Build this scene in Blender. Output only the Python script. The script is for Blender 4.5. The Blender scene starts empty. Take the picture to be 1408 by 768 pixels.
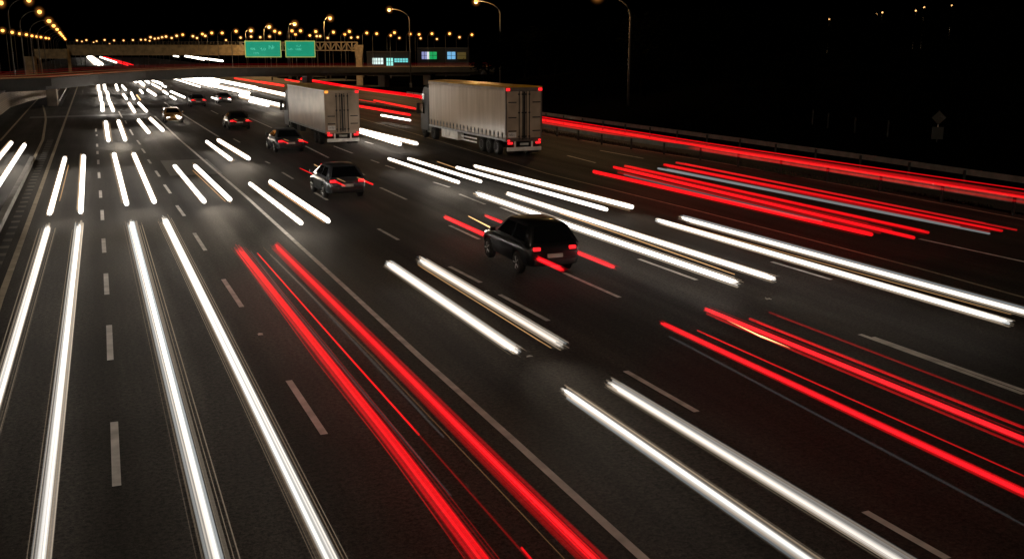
# Night motorway seen from a footbridge: long exposure light trails, two lorries, an overpass, a sign gantry and sodium lamps.
# All coordinates are metres in the place: +Y runs along the road, +X to its right, the camera stands at the origin 7.2 m up.
import bpy, bmesh, math, random
from mathutils import Vector, Matrix, noise
PI = math.pi
scene = bpy.context.scene
col = scene.collection
RNG = random.Random(11)

DATA = {'cam': (12.909, 22.563, 35.028, 7.2),
 'trails': [('light_trail', 'white headlight trail pair on the slip road left of the striped gore', 'white headlight trails',
             [('white', [(-5.69, 81.79, 0.66), (-5.69, 66.63, 0.66)], 0.16, 0.152, 5, 5), ('white', [(-4.71, 79.5, 0.66), (-4.68, 54.93, 0.66)], 0.182, 0.144, 5, 5)]),
            ('light_trail', 'short white headlight trail pair in the leftmost lane, just above the longest pair', 'white headlight trails',
             [('white', [(-1.88, 68.63, 0.66), (-2.02, 45.01, 0.66)], 0.16, 0.135, 5, 5), ('white', [(-0.79, 69.38, 0.66), (-0.83, 44.93, 0.66)], 0.174, 0.137, 5, 5),
              ('amber', [(-1.6, 64.09, 0.66), (-1.72, 48.66, 0.66)], 0.021, 0.02, 0.5, 0.4)]),
            ('light_trail', 'long white headlight trail pair in the leftmost lane running to the bottom left corner', 'white headlight trails',
             [('white', [(-1.97, 41.39, 0.66), (-2.21, 17.21, 0.66)], 0.166, 0.112, 1.9, 1.1), ('white', [(-0.86, 41.46, 0.66), (-1.14, 13.04, 0.66)], 0.168, 0.135, 1.9, 0.72)]),
            ('light_trail', 'long white headlight trail pair in the second lane running out of the bottom edge', 'white headlight trails',
             [('white', [(1.03, 41.22, 0.66), (1.01, 12.14, 0.66)], 0.171, 0.135, 1.9, 0.72), ('white', [(2.27, 41.64, 0.66), (2.4, 11.56, 0.66)], 0.174, 0.135, 1.9, 0.72)]),
            ('light_trail', 'mid-length white headlight trail pair in the second lane above the long pair', 'white headlight trails',
             [('white', [(1.04, 69.86, 0.66), (1.02, 46.58, 0.66)], 0.189, 0.144, 5, 5), ('white', [(2.22, 69.37, 0.66), (2.18, 46.81, 0.66)], 0.189, 0.146, 5, 5)]),
            ('light_trail', 'short white headlight trail pair in the second lane, just nearer than the three stubs', 'white headlight trails',
             [('white', [(1.04, 102.15, 0.66), (0.89, 81.03, 0.66)], 0.24, 0.191, 6, 6), ('white', [(2.17, 102.75, 0.66), (2.07, 81.22, 0.66)], 0.242, 0.192, 6, 6)]),
            ('light_trail', 'stubby white headlight dashes in the second lane, nearest of the three stubs', 'far headlight dashes',
             [('white', [(1.21, 141.71, 0.66), (1.01, 122.5, 0.66)], 0.284, 0.245, 6, 6), ('white', [(2.13, 141.32, 0.66), (2.11, 122.04, 0.66)], 0.284, 0.245, 6, 6)]),
            ('light_trail', 'stubby white headlight dashes in the second lane, middle of three stubs below the overpass', 'far headlight dashes',
             [('white', [(1.33, 176.99, 0.66), (1.16, 148.07, 0.66)], 0.324, 0.271, 6, 6), ('white', [(2.41, 176.53, 0.66), (2.11, 147.68, 0.66)], 0.324, 0.271, 6, 6)]),
            ('light_trail', 'stubby white headlight dashes in the second lane, farthest of three stubs below the overpass', 'far headlight dashes',
             [('white', [(1.49, 224.69, 0.66), (1.2, 186.99, 0.66)], 0.373, 0.311, 6, 6), ('white', [(2.59, 224.24, 0.66), (2.29, 186.54, 0.66)], 0.373, 0.311, 6, 6)]),
            ('light_trail', 'white headlight trail pair in the third lane, nearest of its lane, with amber thread', 'white headlight trails',
             [('white', [(4.13, 61.29, 0.66), (4.24, 45.95, 0.66)], 0.138, 0.13, 5, 5), ('white', [(5.23, 60.84, 0.66), (5.38, 46.2, 0.66)], 0.159, 0.14, 5, 5), ('amber', [(4.9, 58.61, 0.66), (5.03, 50.61, 0.66)], 0.02, 0.018, 0.6, 0.5),
              ('amber', [(5.03, 50.61, 0.66), (5.11, 45.59, 0.66)], 0.018, 0.016, 0.6, 0.5)]),
            ('light_trail', 'white headlight trail pair in the third lane, second nearest, above a pale light pool', 'white headlight trails',
             [('white', [(4.02, 104.2, 0.66), (4.1, 87.85, 0.66)], 0.194, 0.18, 6, 6), ('white', [(5.19, 106.03, 0.66), (5.34, 89.85, 0.66)], 0.198, 0.185, 6, 6)]),
            ('light_trail', 'short white headlight pair in the third lane, third nearest', 'far headlight dashes',
             [('white', [(4.37, 138.4, 0.66), (4.22, 118.2, 0.66)], 0.233, 0.2, 6, 6), ('white', [(5.54, 137.91, 0.66), (5.51, 119.13, 0.66)], 0.233, 0.202, 6, 6)]),
            ('light_trail', 'short white headlight pair in the third lane with a thin amber dash at its right', 'far headlight dashes',
             [('white', [(4.54, 166.69, 0.66), (4.49, 151.24, 0.66)], 0.252, 0.229, 6, 6), ('white', [(5.89, 172.0, 0.66), (5.48, 150.83, 0.66)], 0.26, 0.229, 6, 6),
              ('amber', [(6.33, 163.16, 0.66), (6.13, 147.12, 0.66)], 0.088, 0.08, 2.0, 1.5)]),
            ('light_trail', 'short white headlight pair in the third lane, farthest of the lane under the overpass', 'far headlight dashes',
             [('white', [(4.63, 213.73, 0.66), (4.24, 185.73, 0.66)], 0.321, 0.28, 6, 6), ('white', [(5.62, 208.79, 0.66), (5.56, 186.95, 0.66)], 0.28, 0.251, 6, 6)]),
            ('light_trail', 'white headlight pair beyond the third lane, topmost left of the far cluster', 'far headlight dashes',
             [('white', [(9.28, 256.37, 0.66), (9.08, 232.1, 0.66)], 0.387, 0.351, 6, 6), ('white', [(10.15, 243.23, 0.66), (9.64, 211.65, 0.66)], 0.409, 0.393, 6, 6)]),
            ('light_trail', 'white headlight pair in the far cluster, second from the left at its top', 'far headlight dashes',
             [('white', [(11.66, 248.83, 0.66), (11.46, 228.38, 0.66)], 0.377, 0.347, 6, 6), ('white', [(13.23, 251.41, 0.66), (13.14, 236.06, 0.66)], 0.34, 0.32, 6, 6)]),
            ('light_trail', 'white headlight pair in the far cluster, right end of its top row', 'far headlight dashes',
             [('white', [(13.28, 233.15, 0.66), (13.38, 217.26, 0.66)], 0.355, 0.332, 6, 6), ('white', [(12.79, 205.82, 0.66), (12.94, 199.3, 0.66)], 0.245, 0.237, 6, 6)]),
            ('light_trail', 'single small white headlight dash in the middle of the far cluster', 'far headlight dashes', [('white', [(11.54, 218.02, 0.66), (11.46, 190.0, 0.66)], 0.258, 0.226, 5, 5)]),
            ('light_trail', 'white headlight pair, left end of the lower row of the far cluster', 'far headlight dashes',
             [('white', [(7.74, 184.27, 0.66), (7.54, 171.31, 0.66)], 0.249, 0.231, 5, 5), ('white', [(8.95, 183.77, 0.66), (8.97, 162.06, 0.66)], 0.311, 0.275, 5, 5)]),
            ('light_trail', 'white headlight dash in the far cluster just left of the two slanting dashes', 'far headlight dashes', [('white', [(11.09, 177.77, 0.66), (10.98, 166.9, 0.66)], 0.272, 0.256, 6, 6)]),
            ('light_trail', 'two slanting white headlight dashes, right end of the lower row of the far cluster', 'far headlight dashes',
             [('white', [(12.15, 175.69, 0.66), (12.35, 152.81, 0.66)], 0.24, 0.21, 6, 6), ('white', [(10.78, 157.29, 0.66), (10.7, 147.5, 0.66)], 0.215, 0.202, 6, 6)]),
            ('light_trail', 'thin white headlight trail at the left edge of the blazing stream under the overpass', 'white headlight trails', [('white', [(18.59, 262.98, 0.66), (18.83, 196.86, 0.66)], 0.224, 0.203, 5, 5)]),
            ('light_trail', 'thick blazing white headlight trail under the overpass, left in the oncoming stream', 'white headlight trails',
             [('white', [(21.24, 277.22, 0.66), (21.73, 204.34, 0.66)], 0.473, 0.494, 7, 7), ('white', [(23.67, 284.55, 0.66), (24.77, 220.18, 0.66)], 0.486, 0.457, 7, 7)]),
            ('light_trail', 'long blazing white headlight trail ending behind the box truck, upper one in the stream', 'white headlight trails',
             [('white', [(26.48, 275.04, 0.66), (27.61, 187.14, 0.66)], 0.473, 0.395, 7, 7), ('white', [(27.24, 195.47, 0.66), (27.41, 157.19, 0.66)], 0.342, 0.335, 6, 6)]),
            ('light_trail', 'blazing white headlight trail in the middle of the oncoming stream left of the box truck', 'white headlight trails',
             [('white', [(21.86, 204.29, 0.66), (23.14, 164.83, 0.66)], 0.388, 0.318, 7, 7), ('white', [(23.03, 183.32, 0.66), (22.94, 163.41, 0.66)], 0.256, 0.229, 6, 6)]),
            ('light_trail', 'white headlight trail ending at the front wheel side of the box truck', 'white headlight trails',
             [('white', [(20.75, 157.16, 0.66), (21.57, 125.58, 0.66)], 0.302, 0.268, 7, 7), ('white', [(19.45, 138.3, 0.66), (19.86, 125.39, 0.66)], 0.194, 0.178, 6, 6)]),
            ('light_trail', 'thick white headlight trail pair coming out from behind the rear of the box truck', 'white headlight trails',
             [('white', [(20.4, 83.59, 0.66), (20.24, 69.75, 0.66)], 0.185, 0.183, 6, 6), ('white', [(20.89, 85.58, 0.66), (21.44, 69.56, 0.66)], 0.126, 0.158, 6, 6)]),
            ('light_trail', 'short white headlight trail to the left of the cab of the curtain-sided lorry', 'white headlight trails', [('white', [(27.71, 102.25, 0.66), (28.23, 93.58, 0.66)], 0.133, 0.123, 6, 6)]),
            ('light_trail', 'white headlight trail pair between the silver car and the rear wheels of the curtain-sided lorry', 'white headlight trails',
             [('white', [(16.76, 60.41, 0.66), (16.95, 47.91, 0.66)], 0.113, 0.112, 5, 5), ('white', [(17.89, 59.95, 0.66), (18.1, 47.75, 0.66)], 0.113, 0.112, 5, 5)]),
            ('light_trail', 'white headlight trail pair below the rear wheels of the curtain-sided lorry', 'white headlight trails',
             [('white', [(19.06, 54.28, 0.66), (19.72, 37.03, 0.66)], 0.105, 0.108, 5, 5), ('white', [(20.29, 54.58, 0.66), (21.06, 37.23, 0.66)], 0.106, 0.125, 5, 5),
              ('amber', [(19.03, 57.65, 0.66), (18.94, 53.94, 0.66)], 0.022, 0.021, 0.5, 0.5)]),
            ('light_trail', 'long white headlight trail pair right above the dark blurred hatchback', 'white headlight trails',
             [('white', [(16.38, 43.81, 0.66), (16.81, 23.41, 0.66)], 0.12, 0.105, 3, 2.4), ('white', [(17.66, 43.14, 0.66), (18.09, 23.38, 0.66)], 0.12, 0.107, 3, 2.4),
              ('amber', [(17.48, 36.91, 0.66), (17.39, 24.42, 0.66)], 0.015, 0.011, 0.8, 0.8)]),
            ('light_trail', 'long white headlight trail pair reaching the right edge of the picture', 'white headlight trails',
             [('white', [(20.34, 33.95, 0.66), (20.52, 17.23, 0.66)], 0.116, 0.108, 2.6, 1.5), ('white', [(21.5, 34.04, 0.66), (21.71, 17.18, 0.66)], 0.117, 0.11, 2.4, 1.4),
              ('amber', [(20.6, 32.91, 0.66), (21.16, 17.79, 0.66)], 0.011, 0.009, 0.4, 0.35)]),
            ('light_trail', 'small white headlight trail pair right of the solid line, above the larger pair', 'white headlight trails',
             [('white', [(7.59, 77.25, 0.66), (7.62, 63.75, 0.66)], 0.148, 0.158, 6, 6), ('white', [(8.53, 78.2, 0.66), (8.72, 63.76, 0.66)], 0.164, 0.159, 6, 6),
              ('amber', [(8.28, 75.99, 0.66), (8.49, 63.39, 0.66)], 0.021, 0.018, 0.5, 0.5)]),
            ('light_trail', 'white headlight trail pair just right of the solid line, beside the silver blurred car', 'white headlight trails',
             [('white', [(7.02, 51.57, 0.66), (7.13, 38.6, 0.66)], 0.12, 0.121, 5, 5), ('white', [(8.09, 51.91, 0.66), (8.2, 38.61, 0.66)], 0.131, 0.122, 5, 5),
              ('amber', [(7.86, 50.92, 0.66), (7.98, 38.33, 0.66)], 0.018, 0.014, 0.8, 0.7)]),
            ('light_trail', 'thick white headlight trail pair in the middle of the picture, left of the dark hatchback', 'white headlight trails',
             [('white', [(8.2, 30.06, 0.66), (8.29, 19.54, 0.66)], 0.127, 0.113, 1.9, 1.4), ('white', [(9.32, 30.21, 0.66), (9.45, 19.67, 0.66)], 0.129, 0.116, 1.6, 1.0),
              ('amber', [(9.01, 29.37, 0.66), (9.11, 19.62, 0.66)], 0.011, 0.01, 0.5, 0.5)]),
            ('light_trail', 'greyish white headlight trail pair leaving the bottom edge right of the solid line', 'white headlight trails',
             [('white', [(8.15, 16.95, 0.66), (8.23, 9.18, 0.66)], 0.101, 0.107, 1.4, 0.7), ('white', [(9.2, 17.05, 0.66), (9.35, 8.71, 0.66)], 0.103, 0.107, 0.95, 0.58)]),
            ('light_trail', 'white headlight trail with a warm tail beside the oncoming tan car', 'white headlight trails', [('white', [(7.63, 122.86, 0.66), (7.94, 106.08, 0.66)], 0.189, 0.219, 5, 6)]),
            ('light_trail', 'two tiny white dashes on either side of the farthest red-lamped car', 'far headlight dashes',
             [('white', [(15.98, 151.3, 0.66), (16.01, 145.29, 0.66)], 0.157, 0.151, 5, 5), ('white', [(17.63, 150.62, 0.66), (17.64, 143.47, 0.66)], 0.131, 0.125, 4, 4)]),
            ('light_trail', 'long bright red tail light trail pair with dim strands between, left of the solid line', 'red tail light trails',
             [('red', [(4.18, 34.32, 0.66), (4.25, 20.93, 0.66), (4.28, 15.28, 0.66), (4.25, 10.68, 0.66)], 0.136, 0.116, 1.15, 0.95),
              ('red', [(5.43, 34.51, 0.66), (5.53, 20.39, 0.66), (5.57, 13.52, 0.66), (5.62, 10.11, 0.66)], 0.126, 0.116, 1.15, 0.95), ('red', [(4.47, 32.09, 0.9), (4.56, 19.96, 0.9), (4.61, 15.19, 0.9)], 0.035, 0.031, 1.0, 1.0),
              ('red', [(4.61, 15.19, 0.9), (4.64, 10.32, 0.9)], 0.025, 0.027, 0.16, 0.14), ('red', [(4.67, 10.92, 0.9), (4.66, 10.32, 0.9)], 0.028, 0.032, 0.8, 0.8),
              ('amber', [(4.72, 32.36, 1.0), (4.94, 19.46, 1.0), (4.98, 9.99, 1.0)], 0.011, 0.005, 0.06, 0.12), ('grey', [(4.89, 32.07, 0.8), (4.98, 26.81, 0.8), (5.01, 19.3, 0.8), (5.04, 15.17, 0.8)], 0.023, 0.019, 0.05, 0.03),
              ('grey', [(4.6, 34.47, 0.5), (4.49, 26.36, 0.5), (4.52, 20.51, 0.5), (4.61, 13.57, 0.5)], 0.025, 0.017, 0.04, 0.02),
              ('dimred', [(4.16, 35.36, 0.5), (4.1, 21.55, 0.5), (4.18, 15.76, 0.5), (4.13, 11.15, 0.5)], 0.025, 0.014, 0.25, 0.25)]),
            ('light_trail', 'red tail light trail pair dragging along both sides of the dark hatchback', 'red tail light trails',
             [('red', [(12.77, 37.86, 0.66), (12.83, 31.15, 0.66), (12.9, 26.83, 0.66)], 0.088, 0.089, 1.8, 1.8), ('red', [(14.22, 37.05, 0.75), (14.3, 30.75, 0.75), (14.34, 26.24, 0.75)], 0.059, 0.078, 1.6, 1.6),
              ('amber', [(13.73, 37.66, 0.66), (13.55, 34.26, 0.66)], 0.018, 0.025, 1.2, 2.0), ('amber', [(13.75, 34.52, 0.66), (13.41, 29.28, 0.66)], 0.011, 0.01, 0.4, 0.4)]),
            ('light_trail', 'long red tail light trail pair around a black gap, at the lower right', 'red tail light trails',
             [('red', [(12.36, 20.27, 0.75), (12.42, 9.46, 0.75)], 0.08, 0.085, 1.1, 1.0), ('red', [(13.98, 20.83, 0.8), (14.1, 10.86, 0.8)], 0.074, 0.072, 1.05, 0.85),
              ('dimred', [(14.22, 19.26, 0.9), (14.31, 11.05, 0.9)], 0.044, 0.037, 0.55, 0.3), ('dimred', [(14.8, 19.28, 1.0), (14.81, 11.48, 1.0)], 0.035, 0.025, 0.15, 0.11),
              ('dimred', [(12.39, 18.72, 0.95), (12.52, 9.57, 0.95)], 0.025, 0.016, 0.55, 0.3), ('amber', [(13.86, 19.66, 0.8), (13.76, 18.19, 0.8)], 0.009, 0.017, 0.3, 2.2),
              ('amber', [(13.76, 18.19, 0.8), (13.79, 17.17, 0.8)], 0.02, 0.008, 2.2, 0.4), ('grey', [(12.55, 20.18, 0.4), (12.13, 9.17, 0.4)], 0.018, 0.016, 0.03, 0.02),
              ('dimred', [(13.96, 20.7, 0.7), (14.02, 10.78, 0.7)], 0.037, 0.03, 0.3, 0.2)]),
            ('light_trail', 'lower bundle of red tail light trails right of the curtain-sided lorry, ending at the right', 'red tail light trails',
             [('red', [(24.9, 48.45, 0.8), (25.38, 27.52, 0.8)], 0.159, 0.13, 1.5, 1.5), ('red', [(26.71, 49.49, 0.85), (26.09, 26.24, 0.85)], 0.143, 0.114, 1.3, 1.3),
              ('red', [(26.89, 48.56, 1.0), (26.67, 26.18, 1.0)], 0.121, 0.089, 1.0, 1.1), ('grey', [(25.76, 46.49, 0.8), (25.61, 30.48, 0.8)], 0.039, 0.042, 0.08, 0.05),
              ('dimred', [(26.38, 47.46, 0.9), (26.26, 27.52, 0.9)], 0.118, 0.079, 0.3, 0.2), ('dimred', [(25.94, 47.47, 0.8), (25.87, 27.64, 0.8)], 0.098, 0.066, 0.25, 0.15)]),
            ('light_trail', 'upper bundle of red tail light trails with one grey strand, right of the curtain-sided lorry', 'red tail light trails',
             [('red', [(29.75, 49.14, 0.9), (29.82, 25.87, 0.9)], 0.124, 0.079, 1.1, 1.0), ('dimred', [(30.45, 48.88, 1.0), (29.95, 25.37, 1.0)], 0.083, 0.052, 0.7, 0.4),
              ('grey', [(29.36, 49.03, 0.7), (29.85, 26.42, 0.7)], 0.062, 0.04, 0.26, 0.18), ('dimred', [(29.73, 48.63, 0.85), (29.46, 26.08, 0.85)], 0.082, 0.052, 0.3, 0.18)]),
            ('light_trail', 'endless red tail light trail between the two guard rails behind the lorries', 'red tail light trails',
             [('red', [(45.02, 235.25, 0.9), (41.91, 170.2, 0.9), (42.4, 135.74, 0.9), (40.53, 109.36, 0.9), (38.57, 85.42, 0.9), (37.65, 54.34, 0.9), (37.69, 30.53, 0.9)], 0.42, 0.126, 1.4, 0.95),
              ('red', [(44.77, 233.88, 1.1), (42.23, 171.44, 1.1), (42.76, 136.87, 1.1), (41.42, 111.76, 1.1), (39.22, 86.86, 1.1), (38.28, 55.29, 1.1), (38.58, 31.3, 1.1)], 0.209, 0.048, 1.1, 0.6),
              ('dimred', [(38.78, 85.89, 1.0), (37.89, 54.7, 1.0), (38.03, 30.82, 1.0)], 0.136, 0.079, 0.45, 0.3),
              ('dimred', [(42.73, 136.78, 0.7), (41.0, 108.22, 0.7), (38.37, 84.97, 0.7), (37.59, 54.24, 0.7), (37.59, 30.42, 0.7)], 0.205, 0.078, 0.45, 0.3)]),
            ('light_trail', 'two red tail light trails between the box truck and the cab of the curtain-sided lorry', 'red tail light trails',
             [('red', [(29.19, 119.53, 0.8), (30.03, 99.5, 0.8)], 0.219, 0.187, 1.6, 1.6), ('red', [(34.57, 131.01, 0.8), (33.83, 110.06, 0.8)], 0.193, 0.206, 1.6, 1.6),
              ('dimred', [(33.17, 134.91, 0.8), (33.26, 125.35, 0.8)], 0.074, 0.069, 0.8, 0.8)]),
            ('light_trail', 'short red tail light trail above the left end of the box truck roof', 'red tail light trails', [('red', [(41.19, 234.3, 0.8), (40.95, 216.54, 0.8)], 0.291, 0.309, 1.6, 1.6)]),
            ('light_trail', 'red tail light trail under the overpass to the left of the box truck', 'red tail light trails',
             [('red', [(32.1, 251.57, 0.8), (33.54, 192.67, 0.8)], 0.306, 0.308, 1.4, 1.4), ('red', [(33.8, 222.31, 0.8), (34.27, 196.8, 0.8)], 0.156, 0.175, 1.2, 1.2)]),
            ('light_trail', 'red tail light trail of the silver car, drawn out beside its left side', 'red tail light trails',
             [('red', [(10.43, 56.15, 0.8), (10.61, 50.47, 0.8)], 0.041, 0.045, 0.9, 1.2), ('red', [(11.99, 57.9, 0.8), (11.85, 52.27, 0.8)], 0.051, 0.058, 1.4, 1.4),
              ('amber', [(11.56, 57.67, 0.8), (11.45, 54.59, 0.8)], 0.021, 0.02, 0.6, 0.6)]),
            ('light_trail', 'white headlight glow on the road beyond the overpass, left of the red streaks', 'far headlight dashes',
             [('white', [(-0.21, 1214.19, 0.66), (3.21, 564.38, 0.66)], 1.198, 0.746, 7, 7), ('white', [(3.96, 1242.11, 0.66), (6.46, 547.7, 0.66)], 1.636, 0.725, 7, 7),
              ('white', [(1.69, 1243.06, 0.66), (4.64, 533.93, 0.66)], 1.636, 0.706, 7, 7)]),
            ('light_trail', 'red and white streaks on the road beyond the overpass, right of the white glow', 'red tail light trails',
             [('white', [(12.32, 1173.46, 0.7), (14.82, 626.58, 0.7)], 1.163, 0.625, 4, 4), ('red', [(16.7, 1229.21, 0.7), (19.32, 510.85, 0.7)], 1.017, 0.427, 1.8, 1.8),
              ('red', [(13.11, 1120.68, 0.7), (16.67, 498.94, 0.7)], 0.926, 0.417, 1.8, 1.8)]),
            ('light_trail', 'white headlight streak seen through the overpass towards the green signs', 'far headlight dashes',
             [('white', [(110.95, 1313.89, 0.66), (82.04, 815.3, 0.66)], 1.789, 1.118, 7, 7), ('white', [(102.94, 1157.03, 0.66), (81.74, 693.85, 0.66)], 1.184, 0.839, 7, 7)]),
            ('light_trail', 'tiny white headlight dot under the far beam bridge', 'far headlight dashes', [('white', [(101.83, 1374.42, 0.66), (96.24, 1234.91, 0.66)], 1.398, 1.258, 6, 6)])],
 'solid': {'edge_left': [(-2.481, 233.467), (-2.968, 50.089), (-3.027, 32.344), (-2.95, 20.651)],
           'main': [(6.415, 120.466), (6.468, 87.679), (6.796, 51.046), (6.808, 29.453), (6.789, 22.16), (6.832, 16.587), (6.843, 11.477), (6.847, 10.045)],
           'second': [(9.551, 152.593), (9.635, 115.099), (9.786, 89.022)],
           'right_edge': [(26.949, 109.219), (26.293, 85.908), (25.491, 67.357), (24.916, 54.385), (25.128, 47.574), (25.412, 38.758), (25.48, 31.543), (25.462, 25.361), (25.284, 20.872), (25.228, 18.617)],
           'far_right_edge': [(37.078, 74.211), (37.903, 55.469), (37.737, 41.089), (37.237, 31.201), (37.172, 27.92)],
           'ramp_left': [(-7.234, 91.886), (-7.543, 147.356), (-7.69, 195.248)],
           'mid_far': [(15.627, 122.449), (15.87, 112.508), (15.712, 97.748)],
           'gore_far1': [(-5.69, 194.417), (-5.495, 239.703)]},
 'dashes': [((-0.171, 17.085), (-0.138, 20.315)), ((-0.123, 24.717), (-0.09, 28.072)), ((-0.083, 31.808), (-0.063, 34.98)), ((-0.058, 38.751), (-0.046, 41.809)), ((-0.018, 46.473), (-0.001, 49.55)), ((-0.008, 53.874), (0.006, 56.766)),
            ((0.01, 62.453), (0.02, 65.526)), ((0.031, 70.269), (0.049, 73.144)), ((0.049, 77.367), (0.059, 79.657)), ((0.075, 83.354), (0.086, 86.011)), ((0.125, 94.253), (0.138, 95.918)), ((0.104, 99.455), (0.132, 103.23)),
            ((3.586, 18.056), (3.538, 21.561)), ((3.485, 28.705), (3.429, 32.593)), ((3.405, 37.755), (3.37, 41.694)), ((3.378, 46.337), (3.315, 49.742)), ((3.352, 54.181), (3.296, 57.945)), ((3.29, 61.833), (3.253, 64.999)),
            ((3.218, 69.41), (3.177, 72.095)), ((3.227, 76.892), (3.171, 80.485)), ((3.227, 84.025), (3.166, 88.302)), ((3.071, 93.857), (3.062, 101.04)), ((3.05, 109.373), (3.062, 114.052)), ((2.926, 119.201), (2.901, 132.462)),
            ((10.314, 61.249), (10.335, 57.798)), ((10.316, 51.582), (10.347, 48.756)), ((10.526, 39.822), (10.596, 37.052)), ((10.824, 31.634), (10.953, 28.961)), ((10.912, 27.239), (11.024, 23.936)), ((10.839, 19.261), (10.892, 16.354)),
            ((10.887, 11.451), (10.928, 9.779)), ((10.698, 86.683), (10.736, 82.98)), ((10.362, 67.873), (10.413, 66.42)), ((14.632, 60.687), (14.61, 58.082)), ((13.989, 52.202), (14.01, 47.368)), ((13.521, 39.44), (13.562, 35.986)),
            ((14.016, 29.251), (14.096, 25.52)), ((14.988, 77.808), (14.773, 68.556)), ((17.102, 66.058), (17.129, 64.101)), ((17.124, 62.48), (17.178, 60.475)), ((17.095, 48.179), (17.05, 44.411)), ((17.388, 43.28), (17.355, 38.439)),
            ((17.446, 30.274), (17.514, 26.627)), ((17.966, 19.613), (17.981, 14.561)), ((18.089, 19.268), (18.179, 14.328)), ((17.019, 76.964), (17.025, 70.875)), ((17.355, 53.288), (17.484, 50.909)), ((20.213, 79.756), (20.31, 77.608)),
            ((21.501, 28.047), (21.555, 25.005)), ((18.856, 63.383), (18.862, 61.308)), ((30.631, 63.56), (30.328, 58.616)), ((29.555, 29.425), (29.684, 24.316)), ((34.469, 65.955), (34.626, 59.79)), ((13.509, 129.706), (13.48, 121.839)),
            ((15.813, 145.653), (15.882, 139.545))],
 'gore_right': [(-4.726, 118.521), (-4.044, 92.047), (-4.003, 67.198), (-4.013, 50.523), (-4.021, 37.111)],
 'gore_line': [(-6.181, 150.684), (-5.234, 131.117), (-4.726, 118.521), (-4.044, 92.047), (-4.003, 67.198), (-4.013, 50.523), (-4.021, 37.111)],
 'gore_left_pts': [(-2.755, 124.277), (-2.968, 50.089), (-3.027, 32.344)],
 'gore_rail': [(-4.0, 145.884, 0.0), (-3.971, 239.07, 0.0)],
 'pillar': (-4.897, 148.178, 0.0),
 'wall': [(-9.728, 85.534, 0.0), (-9.775, 118.179, 0.0), (-9.903, 146.465, 0.0), (-8.624, 162.406, 0.0), (-6.263, 179.271, 0.0)],
 'deck': [(-16.4, 132.43, 3.9), (-10.14, 138.49, 3.75), (-4.67, 144.88, 3.75), (1.19, 161.94, 3.8), (8.58, 178.36, 3.9), (17.63, 188.68, 4.0), (27.29, 194.41, 4.05), (39.99, 196.71, 4.0), (53.26, 197.7, 3.95), (65.55, 198.01, 3.9),
          (77.99, 197.17, 3.9)],
 'beam': [(-5.44, 327.13, 5.9), (51.97, 303.27, 5.9), (75.85, 293.35, 5.9)],
 'beam_low': [(-14.26, 328.62, 5.6), (-5.43, 324.96, 5.6)],
 'beam_end': [(-17.38, 327.76, 2.6), (-14.46, 326.54, 2.6)],
 'gantry_post': (53.219, 212.789, 0.0),
 'gantry_hd': 216.922,
 'gantry': {'top': [(30.96, 222.04, 0), (53.94, 212.49, 0)], 'px_per_m': 6.156, 'sign1': [(31.06, 222.0, 0), (38.14, 219.05, 0)], 'sign2': [(38.93, 218.73, 0), (44.79, 216.29, 0)]},
 'gz': {'sign_top': 9.26, 'sign_bot': 5.84, 'truss_top': 8.96, 'truss_bot': 7.28, 'post_top': 8.4},
 'lamps': [(-13.1, 200.9, 15.5, 'left'), (-8.1, 188.0, 15.5, 'left'), (-7.1, 199.5, 14.0, 'left'), (-5.8, 202.2, 12.5, 'left'), (-6.1, 240.3, 12.5, 'left'), (-6.4, 279.8, 12.5, 'left'), (-6.9, 328.7, 12.5, 'left'),
           (-7.3, 364.2, 12.5, 'left'), (-7.7, 408.2, 12.5, 'left'), (-8.3, 464.5, 12.5, 'left'), (-8.6, 502.6, 12.3, 'left'), (-18.4, 271.8, 12, 'leftrow'), (-17.9, 296.9, 12, 'leftrow'), (-17.4, 320.7, 12, 'leftrow'),
           (-16.6, 338.3, 12, 'leftrow'), (-16.3, 364.9, 12, 'leftrow'), (-15.6, 382.4, 12, 'leftrow'), (-14.9, 397.7, 12, 'leftrow'), (-14.2, 423.5, 12, 'leftrow'), (-13.7, 437.6, 12, 'leftrow'), (-4.3, 519.9, 12, 'far'),
           (-2.4, 578.7, 12, 'far'), (-0.2, 500.9, 12, 'far'), (4.5, 554.5, 12, 'far'), (7.3, 491.3, 12, 'far'), (11.7, 513.2, 12, 'far'), (15.8, 511.5, 12, 'far'), (19.2, 492.9, 12, 'far'), (21.8, 475.7, 12, 'far'),
           (23.6, 474.9, 12, 'far'), (21.0, 386.9, 12, 'far'), (25.0, 431.7, 12, 'far'), (25.3, 414.1, 12, 'far'), (24.8, 385.4, 12, 'far'), (24.8, 365.7, 12, 'far'), (29.5, 405.3, 12, 'far'), (26.8, 347.0, 12, 'far'),
           (26.7, 323.2, 12, 'far'), (32.4, 353.4, 12, 'far'), (38.3, 401.7, 12, 'far'), (35.3, 343.4, 12, 'far'), (31.3, 288.0, 12, 'far'), (33.9, 286.9, 12, 'far'), (34.0, 259.6, 12, 'far'), (52.0, 384.7, 12, 'far'),
           (42.8, 256.0, 12, 'far'), (48.3, 280.9, 12, 'far'), (57.1, 371.9, 12, 'far'), (57.2, 352.2, 12, 'far'), (45.9, 249.8, 12, 'far'), (56.8, 303.5, 12, 'far'), (47.8, 249.0, 12, 'far'), (64.9, 322.8, 12, 'far'),
           (53.1, 256.7, 12, 'far'), (70.2, 337.6, 12, 'far'), (71.2, 337.2, 12, 'far'), (59.4, 264.8, 12, 'far'), (83.7, 382.8, 12, 'far'), (70.2, 297.9, 12, 'far'), (60.9, 253.5, 12, 'far'), (89.4, 369.2, 12, 'far'),
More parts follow.
